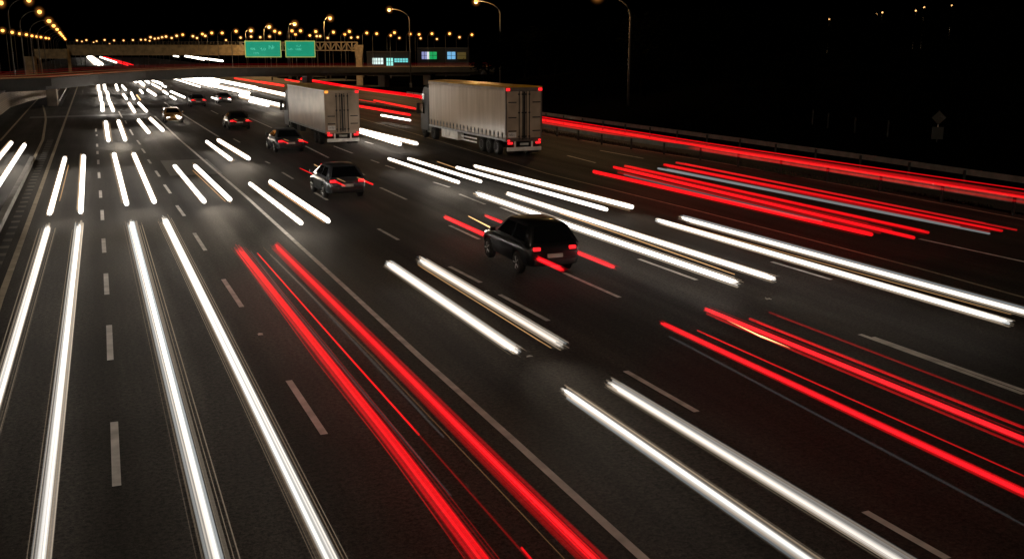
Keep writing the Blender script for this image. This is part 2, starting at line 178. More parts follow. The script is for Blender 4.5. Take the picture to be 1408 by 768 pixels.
           (89.2, 358.6, 12, 'far'), (70.1, 271.9, 12, 'far'), (75.6, 282.1, 12, 'far'), (88.4, 313.1, 12, 'far'), (75.5, 263.7, 12, 'far'), (108.6, 372.5, 12, 'far'), (86.1, 284.3, 12, 'far'), (90.4, 289.5, 12, 'far'),
           (119.3, 379.9, 12, 'far'), (90.0, 276.1, 12, 'far'), (132.7, 400.3, 12, 'far'), (94.6, 274.2, 12, 'far'), (122.7, 344.7, 12, 'far'), (107.1, 289.8, 12, 'far'), (30.8, 307.3, 12, 'far'), (3.5, 624.4, 12, 'far'),
           (28.0, 524.9, 12, 'far'), (14.1, 744.9, 12, 'far'), (58.0, 476.8, 12, 'far'), (51.4, 354.6, 12, 'far'), (43.7, 301.1, 13, 'mid'), (48.2, 296.7, 14, 'mid'), (49.1, 262.9, 14, 'mid'), (58.2, 262.7, 15.5, 'mid')],
 'big': [((58.886, 194.191, 0.0), (55.14, 195.75, 15.11)), ((62.883, 156.392, 0.0), (59.08, 157.97, 15.06)), ((51.617, 92.67, 0.0), (48.38, 94.01, 12.69))],
 'rail1': [(46.242, 154.523), (44.912, 118.549), (43.622, 96.49), (43.664, 78.245), (43.951, 61.398), (43.984, 48.119), (43.559, 36.773), (43.42, 32.15)],
 'rail2': [(35.645, 107.929), (37.037, 93.687), (36.978, 81.776), (36.887, 69.896), (37.817, 57.29), (38.002, 48.009), (37.826, 31.812), (37.969, 27.99)],
 'verge': [(37.439, 113.386), (39.158, 99.054), (38.434, 84.45), (38.181, 61.523), (37.692, 47.538), (38.765, 32.522), (38.829, 28.537)],
 'sign': (50.969, 50.04, 0.0),
 'posts': [(51.981, 63.768, 0.0), (51.475, 61.356, 0.0), (51.042, 57.888, 0.0), (51.021, 54.55, 0.0)],
 'shops': {'a': ((73.14, 283.65), (84.06, 279.11), 2.56, 6.8),
           'a_wins': [((74.51, 282.54), (77.32, 281.37), 3.47, 5.19), ((78.18, 281.01), (79.9, 280.3), 3.07, 5.19), ((80.28, 280.14), (83.82, 278.67), 4.02, 5.09)],
           'b': ((89.35, 287.74), (103.42, 281.9), 2.19, 7.82),
           'b_wins': [((90.45, 286.63), (91.94, 286.02), 4.81, 6.89), ((91.94, 286.02), (92.43, 285.81), 4.81, 6.89), ((92.43, 285.81), (94.51, 284.95), 4.81, 6.89), ((97.37, 283.76), (99.55, 282.85), 4.81, 6.89),
                      ((100.05, 282.65), (102.42, 281.66), 4.81, 6.78)]},
 'H': (0.394,),
 'trees': [(54.59, 140.42, 8.81), (59.09, 146.35, 9.79), (55.06, 131.97, 9.72), (71.73, 166.53, 10.42), (71.33, 159.25, 11.04), (69.52, 148.87, 10.99), (64.75, 133.11, 11.14), (48.39, 95.54, 9.84), (65.91, 124.86, 11.14),
           (67.58, 122.47, 12.02), (56.14, 98.0, 11.22), (69.71, 117.5, 12.31), (76.18, 123.64, 12.93), (70.24, 109.77, 11.67), (69.05, 104.32, 12.18), (69.99, 102.0, 12.56), (86.72, 122.51, 12.87), (76.16, 103.85, 12.16),
           (90.51, 119.4, 12.79), (92.08, 117.16, 12.24), (80.91, 99.53, 11.29), (86.21, 102.72, 11.3), (71.89, 82.61, 10.88), (98.73, 110.25, 12.35), (70.67, 76.27, 10.54), (81.84, 85.57, 11.16), (91.49, 92.92, 11.91),
           (115.83, 114.14, 13.62), (93.15, 88.75, 12.24), (104.9, 96.97, 12.79), (94.66, 84.73, 11.99), (95.03, 82.49, 12.04), (124.4, 105.05, 13.85), (86.78, 70.48, 11.73), (69.99, 68.8, 8.04), (45.63, 67.06, 7.08), (40.75, 83.16, 5.09),
           (80.45, 67.68, 4.78), (35.33, 74.36, 5.04), (66.46, 64.71, 5.06), (67.51, 75.31, 7.83), (43.88, 75.01, 8.42), (59.13, 82.69, 7.67), (32.4, 68.97, 8.15), (65.87, 63.67, 7.76), (46.37, 88.53, 7.22), (39.59, 66.37, 8.58),
           (45.87, 80.48, 8.44), (38.4, 78.54, 7.96), (68.93, 55.89, 6.82), (66.38, 64.72, 4.87), (52.05, 66.14, 7.27), (37.48, 77.05, 7.95), (79.61, 70.64, 6.87), (35.46, 73.37, 7.93), (41.81, 70.11, 5.46)],
 'hill_lights': [(110.28, 132.85, 12.14), (117.29, 129.94, 12.93), (118.06, 129.62, 13.16), (122.98, 127.58, 13.44), (124.19, 127.08, 13.94), (128.24, 125.39, 14.23)],
 'litter': [(3.519, 25.505, 0.1, 'pale scrap on the asphalt left of the long red trails'), (18.036, 23.593, 0.12, 'pale scrap on the asphalt right of the white trail pair above the lower right red pair'),
            (9.218, 21.088, 0.1, 'pale scrap on the asphalt under the thick white pair in the middle')],
 'pools': [(5.809, 99.898, -1.06, -41.2, 9000, 38), (1.787, 88.137, 0.23, -28.3, 6000, 38), (1.619, 50.572, 0.33, -19.1, 4000, 38), (-1.455, 49.008, 0.33, -18.21, 3000, 38), (5.204, 50.102, -0.78, -17.46, 5000, 38),
           (6.962, 42.559, -0.19, -15.04, 4000, 38), (9.673, 21.416, -0.61, -7.24, 3000, 38), (17.17, 52.852, -0.62, -19.87, 6000, 38), (22.209, 40.557, -1.11, -13.0, 4000, 38), (18.856, 25.293, -0.73, -9.06, 4000, 38),
           (-5.254, 72.93, 0.47, -23.85, 5000, 38), (20.33, 126.872, -0.68, -60.86, 9000, 38), (8.168, 115.708, -0.88, -47.99, 7000, 38), (8.917, 69.46, -1.02, -27.68, 6000, 38)],
 'suv': (13.46, 28.77),
 'sky': 0.0,
 'sun': 0.5}

# ------------------------------------------------------------------ helpers
def tag(o, label=None, cat=None, group=None, kind=None):
    if label: o['label'] = label
    if cat: o['category'] = cat
    if group: o['group'] = group
    if kind: o['kind'] = kind
    return o

def empty(name, loc=(0, 0, 0), rz=0.0):
    o = bpy.data.objects.new(name, None); o.location = loc; o.rotation_euler = (0, 0, rz)
    o.empty_display_size = .3
    col.objects.link(o); return o

def obj(name, bm, m, parent=None, smooth=False):
    me = bpy.data.meshes.new(name)
    bm.normal_update(); bm.to_mesh(me); bm.free()
    if m is not None: me.materials.append(m)
    if smooth:
        for p in me.polygons: p.use_smooth = True
    o = bpy.data.objects.new(name, me); col.objects.link(o)
    if parent is not None: o.parent = parent
    return o

def struct(name, bm, m, smooth=False):
    return tag(obj(name, bm, m, None, smooth), kind='structure')

def BM(): return bmesh.new()

def box(bm, lo, hi, bev=0.0, seg=2):
    c = [(lo[i] + hi[i]) / 2 for i in range(3)]; s = [max(1e-4, hi[i] - lo[i]) for i in range(3)]
    r = bmesh.ops.create_cube(bm, size=1.0, matrix=Matrix.Translation(c) @ Matrix.Diagonal((*s, 1)))
    if bev > 0:
        vs = set(r['verts'])
        es = [e for e in bm.edges if e.verts[0] in vs and e.verts[1] in vs]
        bmesh.ops.bevel(bm, geom=es, offset=min(bev, min(s) * .45), segments=seg, profile=.6, affect='EDGES')
    return bm

def rings(bm, rows, cap=True, closed=True):
    """rows: list of lists of points; quads between neighbouring rows."""
    vr = [[bm.verts.new(p) for p in row] for row in rows]
    n = len(vr[0])
    for a, b in zip(vr[:-1], vr[1:]):
        for i in range(n if closed else n - 1):
            j = (i + 1) % n
            bm.faces.new((a[i], a[j], b[j], b[i]))
    if cap:
        bm.faces.new(vr[0][::-1]); bm.faces.new(vr[-1])
    return vr

def frame_of(d):
    d = d.normalized()
    u = Vector((0, 0, 1)) if abs(d.z) < .9 else Vector((1, 0, 0))
    s = d.cross(u).normalized(); return s, s.cross(d).normalized()

def tube(bm, pts, radii, n=8, cap=True):
    pts = [Vector(p) for p in pts]
    if not isinstance(radii, (list, tuple)): radii = [radii] * len(pts)
    rows = []
    for i, p in enumerate(pts):
        d = (pts[min(i + 1, len(pts) - 1)] - pts[max(i - 1, 0)])
        s, t = frame_of(d)
        rows.append([p + (s * math.cos(2 * PI * k / n) + t * math.sin(2 * PI * k / n)) * radii[i] for k in range(n)])
    rings(bm, rows, cap); return bm

def lathe_x(bm, prof, c, n=24):
    """prof: (x, r) pairs turned about the X axis through c."""
    rows = [[(c[0] + x, c[1] + r * math.cos(2 * PI * k / n), c[2] + r * math.sin(2 * PI * k / n)) for k in range(n)] for x, r in prof]
    rings(bm, rows, True); return bm

def quad(bm, a, b, c, d):
    bm.faces.new([bm.verts.new(p) for p in (a, b, c, d)]); return bm

def beam(bm, a, b, w, h):
    a, b = Vector(a), Vector(b); s, t = frame_of(b - a)
    rows = [[p + s * x * w / 2 + t * z * h / 2 for x, z in ((-1, -1), (1, -1), (1, 1), (-1, 1))] for p in (a, b)]
    rings(bm, rows, True); return bm

# ------------------------------------------------------------------ materials
MATS = {}
def mat(name, base, rough=.6, metal=0.0, emit=None, es=0.0, var=0.0, scale=3.0, bump=0.0, spec=None, coat=0.0):
    if name in MATS: return MATS[name]
    m = bpy.data.materials.new(name); m.use_nodes = True
    nt = m.node_tree; b = nt.nodes['Principled BSDF']
    b.inputs['Base Color'].default_value = (*base, 1); b.inputs['Roughness'].default_value = rough; b.inputs['Metallic'].default_value = metal
    if spec is not None: b.inputs['Specular IOR Level'].default_value = spec
    if coat: b.inputs['Coat Weight'].default_value = coat
    if emit: b.inputs['Emission Color'].default_value = (*emit, 1); b.inputs['Emission Strength'].default_value = es
    tc = nt.nodes.new('ShaderNodeTexCoord')
    nz = nt.nodes.new('ShaderNodeTexNoise'); nz.inputs['Scale'].default_value = scale; nz.inputs['Detail'].default_value = 6
    nt.links.new(tc.outputs['Object'], nz.inputs['Vector'])
    if var:
        r = nt.nodes.new('ShaderNodeMapRange'); r.inputs['From Min'].default_value = .3; r.inputs['From Max'].default_value = .7
        r.inputs['To Min'].default_value = 1 - var; r.inputs['To Max'].default_value = 1 + var
        mx = nt.nodes.new('ShaderNodeMix'); mx.data_type = 'RGBA'; mx.blend_type = 'MULTIPLY'; mx.inputs['Factor'].default_value = 1
        mx.inputs['A'].default_value = (*base, 1)
        nt.links.new(nz.outputs['Fac'], r.inputs['Value']); nt.links.new(r.outputs['Result'], mx.inputs['B'])
        nt.links.new(mx.outputs['Result'], b.inputs['Base Color'])
    if bump:
        bp = nt.nodes.new('ShaderNodeBump'); bp.inputs['Strength'].default_value = bump; bp.inputs['Distance'].default_value = .05
        nt.links.new(nz.outputs['Fac'], bp.inputs['Height']); nt.links.new(bp.outputs['Normal'], b.inputs['Normal'])
    MATS[name] = m
    return m

def emis(name, c, s):
    return mat(name, (.02, .02, .02), .4, emit=c, es=s)

def glow_mat():
    m = bpy.data.materials.new('light_trail'); m.use_nodes = True; nt = m.node_tree; nt.nodes.clear()
    o = nt.nodes.new('ShaderNodeOutputMaterial'); e = nt.nodes.new('ShaderNodeEmission'); a = nt.nodes.new('ShaderNodeAttribute')
    a.attribute_name = 'glow'
    nt.links.new(a.outputs['Color'], e.inputs['Color'])
    # light adds up: the threads of a trail glow without hiding what lies behind them
    t = nt.nodes.new('ShaderNodeBsdfTransparent'); ad = nt.nodes.new('ShaderNodeAddShader')
    nt.links.new(e.outputs['Emission'], ad.inputs[0]); nt.links.new(t.outputs['BSDF'], ad.inputs[1]); nt.links.new(ad.outputs['Shader'], o.inputs['Surface'])
    e.inputs['Strength'].default_value = .5
    return m

def asphalt_mat():
    m = bpy.data.materials.new('asphalt'); m.use_nodes = True; nt = m.node_tree; b = nt.nodes['Principled BSDF']
    N = nt.nodes.new; Lk = nt.links.new
    tc = N('ShaderNodeTexCoord')
    fine = N('ShaderNodeTexNoise'); fine.inputs['Scale'].default_value = 11; fine.inputs['Detail'].default_value = 4; fine.inputs['Roughness'].default_value = .95
    Lk(tc.outputs['Object'], fine.inputs['Vector'])
    mp = N('ShaderNodeMapping'); mp.inputs['Scale'].default_value = (.75, .03, 1); Lk(tc.outputs['Object'], mp.inputs['Vector'])
    track = N('ShaderNodeTexNoise'); track.inputs['Scale'].default_value = 1.0; track.inputs['Detail'].default_value = 4; Lk(mp.outputs['Vector'], track.inputs['Vector'])
    blot = N('ShaderNodeTexNoise'); blot.inputs['Scale'].default_value = .22; blot.inputs['Detail'].default_value = 6; Lk(tc.outputs['Object'], blot.inputs['Vector'])
    def rng(src, lo, hi, a=.3, z=.7):
        r = N('ShaderNodeMapRange'); r.inputs['From Min'].default_value = a; r.inputs['From Max'].default_value = z
        r.inputs['To Min'].default_value = lo; r.inputs['To Max'].default_value = hi; Lk(src, r.inputs['Value']); return r.outputs['Result']
    def mul(a, c):
        q = N('ShaderNodeMath'); q.operation = 'MULTIPLY'; Lk(a, q.inputs[0]); Lk(c, q.inputs[1]); return q.outputs[0]
    vo = N('ShaderNodeTexVoronoi'); vo.inputs['Scale'].default_value = 9; Lk(tc.outputs['Object'], vo.inputs['Vector'])
    chip = rng(vo.outputs['Distance'], 4.0, 1.0, .03, .10)     # pale chips of stone
    v = mul(mul(rng(fine.outputs['Fac'], .05, 2.1, .38, .62), rng(track.outputs['Fac'], .58, 1.42)), mul(rng(blot.outputs['Fac'], .68, 1.32), chip))
    mx = N('ShaderNodeMix'); mx.data_type = 'RGBA'; mx.blend_type = 'MULTIPLY'; mx.inputs['Factor'].default_value = 1
    mx.inputs['A'].default_value = (.0225, .0194, .0162, 1); Lk(v, mx.inputs['B']); Lk(mx.outputs['Result'], b.inputs['Base Color'])
    Lk(rng(track.outputs['Fac'], .88, .66), b.inputs['Roughness'])
    b.inputs['Specular IOR Level'].default_value = .2
    bp = N('ShaderNodeBump'); bp.inputs['Strength'].default_value = .55; bp.inputs['Distance'].default_value = .02
    Lk(fine.outputs['Fac'], bp.inputs['Height']); Lk(bp.outputs['Normal'], b.inputs['Normal'])
    return m

def paint_mat():
    """worn road paint"""
    m = mat('road_paint', (.56, .53, .50), .75, var=.3, scale=2.2); return m

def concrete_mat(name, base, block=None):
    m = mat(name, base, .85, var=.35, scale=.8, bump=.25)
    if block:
        nt = m.node_tree; b = nt.nodes['Principled BSDF']
        br = nt.nodes.new('ShaderNodeTexBrick'); br.inputs['Scale'].default_value = block
        br.inputs['Color1'].default_value = (*base, 1); br.inputs['Color2'].default_value = (base[0] * .75, base[1] * .73, base[2] * .7, 1)
        br.inputs['Mortar'].default_value = (base[0] * .4, base[1] * .4, base[2] * .4, 1)
        tc = nt.nodes.new('ShaderNodeTexCoord'); mp = nt.nodes.new('ShaderNodeMapping'); mp.inputs['Rotation'].default_value = (PI / 2, 0, 0)
        nt.links.new(tc.outputs['Object'], mp.inputs['Vector']); nt.links.new(mp.outputs['Vector'], br.inputs['Vector'])
        nt.links.new(br.outputs['Color'], b.inputs['Base Color'])
    return m

def curtain_mat():
    """lorry curtain: greyed vinyl with faint vertical folds and road grime near the bottom"""
    m = bpy.data.materials.new('lorry_curtain'); m.use_nodes = True; nt = m.node_tree; b = nt.nodes['Principled BSDF']
    N = nt.nodes.new; Lk = nt.links.new
    tc = N('ShaderNodeTexCoord'); sep = N('ShaderNodeSeparateXYZ'); Lk(tc.outputs['Object'], sep.inputs[0])
    mp = N('ShaderNodeMapping'); mp.inputs['Scale'].default_value = (1, 2.2, .25); Lk(tc.outputs['Object'], mp.inputs['Vector'])
    nz = N('ShaderNodeTexNoise'); nz.inputs['Scale'].default_value = 1.1; nz.inputs['Detail'].default_value = 5; Lk(mp.outputs['Vector'], nz.inputs['Vector'])
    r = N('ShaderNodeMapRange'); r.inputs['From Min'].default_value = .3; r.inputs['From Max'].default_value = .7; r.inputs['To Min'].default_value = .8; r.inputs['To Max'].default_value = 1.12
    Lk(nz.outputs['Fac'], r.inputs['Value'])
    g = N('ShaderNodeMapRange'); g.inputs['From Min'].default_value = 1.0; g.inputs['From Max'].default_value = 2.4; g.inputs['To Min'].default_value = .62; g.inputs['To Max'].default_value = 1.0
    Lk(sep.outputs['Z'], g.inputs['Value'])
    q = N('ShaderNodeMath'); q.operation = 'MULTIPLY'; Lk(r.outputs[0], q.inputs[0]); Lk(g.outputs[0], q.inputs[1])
    mx = N('ShaderNodeMix'); mx.data_type = 'RGBA'; mx.blend_type = 'MULTIPLY'; mx.inputs['Factor'].default_value = 1; mx.inputs['A'].default_value = (.44, .335, .24, 1)
    Lk(q.outputs[0], mx.inputs['B']); Lk(mx.outputs['Result'], b.inputs['Base Color'])
    b.inputs['Roughness'].default_value = .27
    bp = N('ShaderNodeBump'); bp.inputs['Strength'].default_value = .12; bp.inputs['Distance'].default_value = .12; Lk(nz.outputs['Fac'], bp.inputs['Height']); Lk(bp.outputs['Normal'], b.inputs['Normal'])
    return m

def halo_mat():  # lens bloom round the lamps, added as a glowing volume; no real haze
    m = bpy.data.materials.new('lens_bloom_shell'); m.use_nodes = True; nt = m.node_tree; nt.nodes.clear(); N = nt.nodes.new
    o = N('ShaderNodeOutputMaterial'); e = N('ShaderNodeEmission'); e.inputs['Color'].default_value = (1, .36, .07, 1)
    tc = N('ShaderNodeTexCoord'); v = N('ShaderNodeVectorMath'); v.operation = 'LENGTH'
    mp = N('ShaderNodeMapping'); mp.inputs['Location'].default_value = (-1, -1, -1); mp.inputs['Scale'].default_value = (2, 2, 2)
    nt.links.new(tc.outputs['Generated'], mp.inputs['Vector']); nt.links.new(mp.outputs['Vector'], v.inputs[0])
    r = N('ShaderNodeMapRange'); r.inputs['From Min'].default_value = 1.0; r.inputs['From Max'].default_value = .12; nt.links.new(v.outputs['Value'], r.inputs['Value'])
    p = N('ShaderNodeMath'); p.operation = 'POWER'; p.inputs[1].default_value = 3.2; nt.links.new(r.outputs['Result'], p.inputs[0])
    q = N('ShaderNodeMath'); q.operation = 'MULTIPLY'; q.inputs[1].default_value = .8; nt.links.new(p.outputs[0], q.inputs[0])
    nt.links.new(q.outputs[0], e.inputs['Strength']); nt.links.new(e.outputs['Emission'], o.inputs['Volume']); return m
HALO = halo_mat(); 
GLOW = glow_mat(); ASPH = asphalt_mat(); PAINT = paint_mat(); CURTAIN = curtain_mat()
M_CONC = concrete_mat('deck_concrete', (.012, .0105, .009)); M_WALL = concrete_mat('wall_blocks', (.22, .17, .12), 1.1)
M_TAN = concrete_mat('tan_concrete', (.15, .115, .065)); M_STEEL = mat('galvanised_steel', (.30, .30, .29), .5, .6, var=.25, scale=4)
M_POLE = mat('pole_steel', (.05, .044, .038), .55, .4, var=.2, scale=5)
M_DARK = mat('dark_plastic', (.018, .018, .018), .5, var=.2); M_RUB = mat('tyre_rubber', (.013, .013, .013), .85, var=.3, scale=12)
M_RIM = mat('wheel_rim', (.38, .38, .38), .35, .8, var=.15); M_GLASS = mat('car_glass', (.006, .007, .008), .06, spec=.7)
M_CHAS = mat('chassis', (.02, .019, .018), .7, var=.3, scale=5)
M_TAIL = emis('tail_lamp', (1, .015, .02), 1.6); M_TAILD = emis('tail_lamp_dim', (1, .03, .03), 1.2); M_HEAD = emis('head_lamp', (1, .95, .85), 6)
M_AMB = emis('amber_lamp', (1, .35, .05), 1.4); M_PLATE = mat('number_plate', (.3, .28, .24), .5, emit=(1, .95, .8), es=.025)
M_WHITE = mat('white_panel', (.62, .60, .56), .45, var=.25, scale=2.5, bump=.1); M_ROOF = mat('tarpaulin_roof', (.50, .27, .015), .4, var=.35, scale=.6)  # roof yellow is orange lamp light put into the base colour
M_DOOR = mat('lorry_door', (.35, .275, .205), .45, var=.22, scale=1.2); M_BUMP = mat('white_bumper', (.75, .74, .72), .35, var=.15)
M_LAMP = emis('sodium_glass', (1, .36, .07), 4.2); M_LAMPW = emis('pale_lamp_glass', (1, .50, .17), 2.6)
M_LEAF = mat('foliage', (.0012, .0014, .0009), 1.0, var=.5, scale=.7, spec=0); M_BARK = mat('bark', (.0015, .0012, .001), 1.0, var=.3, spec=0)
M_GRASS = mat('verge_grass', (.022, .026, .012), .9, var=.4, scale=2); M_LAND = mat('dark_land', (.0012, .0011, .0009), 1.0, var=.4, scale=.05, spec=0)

# ------------------------------------------------------------------ setting: land, road, verge, bank
bm = BM()
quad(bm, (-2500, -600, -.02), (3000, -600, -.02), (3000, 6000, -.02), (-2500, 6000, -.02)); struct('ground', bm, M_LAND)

verge, rail1, rail2 = DATA['verge'], DATA['rail1'], DATA['rail2']
def interp_y(line, y):
    pts = sorted(line, key=lambda p: p[1])
    for a, b in zip(pts[:-1], pts[1:]):
        if a[1] <= y <= b[1]: return a[0] + (b[0] - a[0]) * (y - a[1]) / max(1e-6, b[1] - a[1])
    a, b = (pts[0], pts[1]) if y < pts[0][1] else (pts[-2], pts[-1])
    return a[0] + (b[0] - a[0]) * (y - a[1]) / (b[1] - a[1])

bm = BM()
ys = [-30 + i * 10 for i in range(0, 55)] + [540 + i * 60 for i in range(12)]
for y0, y1 in zip(ys[:-1], ys[1:]):
    xs = [-26, -10, 0, 10, 20, 30, 40, 62]
    for xa, xb in zip(xs[:-1], xs[1:]): quad(bm, (xa, y0, .004), (xb, y0, .004), (xb, y1, .004), (xa, y1, .004))
bmesh.ops.remove_doubles(bm, verts=bm.verts, dist=.001)
struct('road', bm, ASPH)

# grass strip between the edge line and the guard rail
bm = BM()
for y in range(30, 150, 6):
    a0, a1 = interp_y(verge, y), interp_y(verge, y + 6); b0, b1 = interp_y(rail2, y) + .45, interp_y(rail2, y + 6) + .45
    quad(bm, (a0, y, .03), (b0, y, .06), (b1, y + 6, .06), (a1, y + 6, .03))
bmesh.ops.remove_doubles(bm, verts=bm.verts, dist=.001)
struct('verge', bm, mat('verge_soil', (.012, .012, .008), .95, var=.5, scale=1.5))
bm = BM()
g = random.Random(3)
for i in range(9000):
    y = g.uniform(34, 145); t = g.random()
    x = interp_y(verge, y) * (1 - t) + (interp_y(rail2, y) + .4) * t
    h = g.uniform(.08, .26); a = g.uniform(0, PI); w = .035; dx, dy = math.cos(a) * w, math.sin(a) * w
    lx, ly = g.uniform(-.08, .08), g.uniform(-.08, .08)
    bm.faces.new([bm.verts.new(p) for p in ((x - dx, y - dy, .03), (x + dx, y + dy, .03), (x + lx, y + ly, h))])
tag(obj('grass', bm, M_GRASS), kind='stuff', label='strip of short dark grass along the guard rail at the right', cat='grass')

# bank rising behind the far guard rail
def bank_z(x, y):
    x0 = interp_y(rail1, min(max(y, 20), 160)) + 1.2
    t = max(0.0, (x - x0))
    z = 7.5 * (1 - math.exp(-t / 30)) + max(0, t - 60) * .035
    z *= max(0.0, min(1.0, (185 - y) / 40)) * .999 + .001 if y > 145 else 1
    return .02 + z + .35 * noise.noise((x * .06, y * .06, 0)) * min(1, t / 8)
bm = BM()
gy = [-60 + 8 * i for i in range(45)]; gt = [0, 1.5, 3, 5, 8, 12, 18, 26, 36, 50, 70, 100, 150, 240, 400]
vr = []
for y in gy:
    x0 = interp_y(rail1, min(max(y, 20), 160)) + 1.2
    vr.append([bm.verts.new((x0 + t, y, bank_z(x0 + t, y))) for t in gt])
for a, b in zip(vr[:-1], vr[1:]):
    for i in range(len(gt) - 1): bm.faces.new((a[i], a[i + 1], b[i + 1], b[i]))
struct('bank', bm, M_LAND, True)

# ------------------------------------------------------------------ painted markings
def ribbon(bm, pts, w, z=.009, step=6.0):
    pts = [Vector((p[0], p[1], 0)) for p in pts]
    pr = []
    for i, p in enumerate(pts):
        d = (pts[min(i + 1, len(pts) - 1)] - pts[max(i - 1, 0)]).normalized(); s = Vector((d.y, -d.x, 0)) * w / 2
        pr.append((bm.verts.new((p.x - s.x, p.y - s.y, z)), bm.verts.new((p.x + s.x, p.y + s.y, z))))
    for a, b in zip(pr[:-1], pr[1:]): bm.faces.new((a[0], a[1], b[1], b[0]))
S = DATA['solid']
bm = BM()
ribbon(bm, S['main'], .16); ribbon(bm, S['second'], .16); ribbon(bm, S['mid_far'], .12)
for d in DATA['dashes']: ribbon(bm, d, .145)
struct('lane_marking', bm, PAINT)
bm = BM()
ribbon(bm, S['edge_left'], .2); ribbon(bm, S['right_edge'], .13); ribbon(bm, S['far_right_edge'], .14); ribbon(bm, S['ramp_left'], .17); ribbon(bm, S['gore_far1'], .2)
ribbon(bm, DATA['gore_line'], .2)
struct('edge_line', bm, mat('edge_paint', (.30, .25, .18), .75, var=.3, scale=2.2))

# striped gore between the slip road and the motorway
def on_line(pts, y): return interp_y([p for p in pts], y)
GL = DATA['gore_line']; GR = S['edge_left']
bm = BM(); bs = BM()
y = 24.0
while y < 92:
    for z, b_, dy in ((.0075, bm, 1.55), (.0115, bs, .55)):
        x0, x1 = on_line(GL, y) + .35, on_line(GR, y) - .35
        x2, x3 = on_line(GL, y + dy) + .35, on_line(GR, y + dy) - .35
        if x1 - x0 > .2 and x3 - x2 > .2: quad(b_, (x0, y, z), (x1, y, z), (x3, y + dy, z), (x2, y + dy, z))
    y += 1.55
struct('gore_area', bm, mat('gore_tar', (.010, .009, .008), .8, var=.3, scale=2))
struct('gore_stripe', bs, mat('gore_grit', (.11, .10, .085), .85, var=.4, scale=3))
# low kerb along the gore
bm = BM()
kp = [(interp_y(GL, y) - .05, y) for y in range(18, 76, 3)]
rows = []
for x, y in kp: rows.append([(x - .16, y, .0), (x + .16, y, .0), (x + .13, y, .24), (x - .13, y, .24)])
rings(bm, rows, True); struct('kerb', bm, mat('kerb_concrete', (.19, .18, .165), .85, var=.3, scale=1.5))
# concrete joint across the lanes near the overpass
bm = BM(); quad(bm, (-6.5, 122.0, .0062), (6, 124, .0062), (6, 127, .0062), (-6.5, 125, .0062)); struct('road_joint', bm, mat('patched_asphalt', (.075, .075, .075), .6, var=.25))
bm = BM(); quad(bm, (3.9, 62.0, .0062), (6.9, 62, .0062), (6.9, 71, .0062), (3.9, 71, .0062)); struct('road_patch', bm, mat('patched_asphalt_b', (.06, .056, .05), .6, var=.25))

# ------------------------------------------------------------------ light trails
COLS = {'white': (1.0, .94, .86), 'red': (1.0, .004, .009), 'amber': (1.0, .55, .22), 'grey': (.85, .88, .9), 'dimred': (.9, .008, .012)}
def path_sample(pts, n):
    P = [Vector(p) for p in pts]; L = [0]
    for a, b in zip(P[:-1], P[1:]): L.append(L[-1] + (b - a).length)
    out = []
    for i in range(n):
        d = L[-1] * i / (n - 1); k = 0
        while k < len(P) - 2 and d > L[k + 1]: k += 1
        t = (d - L[k]) / max(1e-6, L[k + 1] - L[k]); out.append(P[k].lerp(P[k + 1], t))
    return out, L[-1]

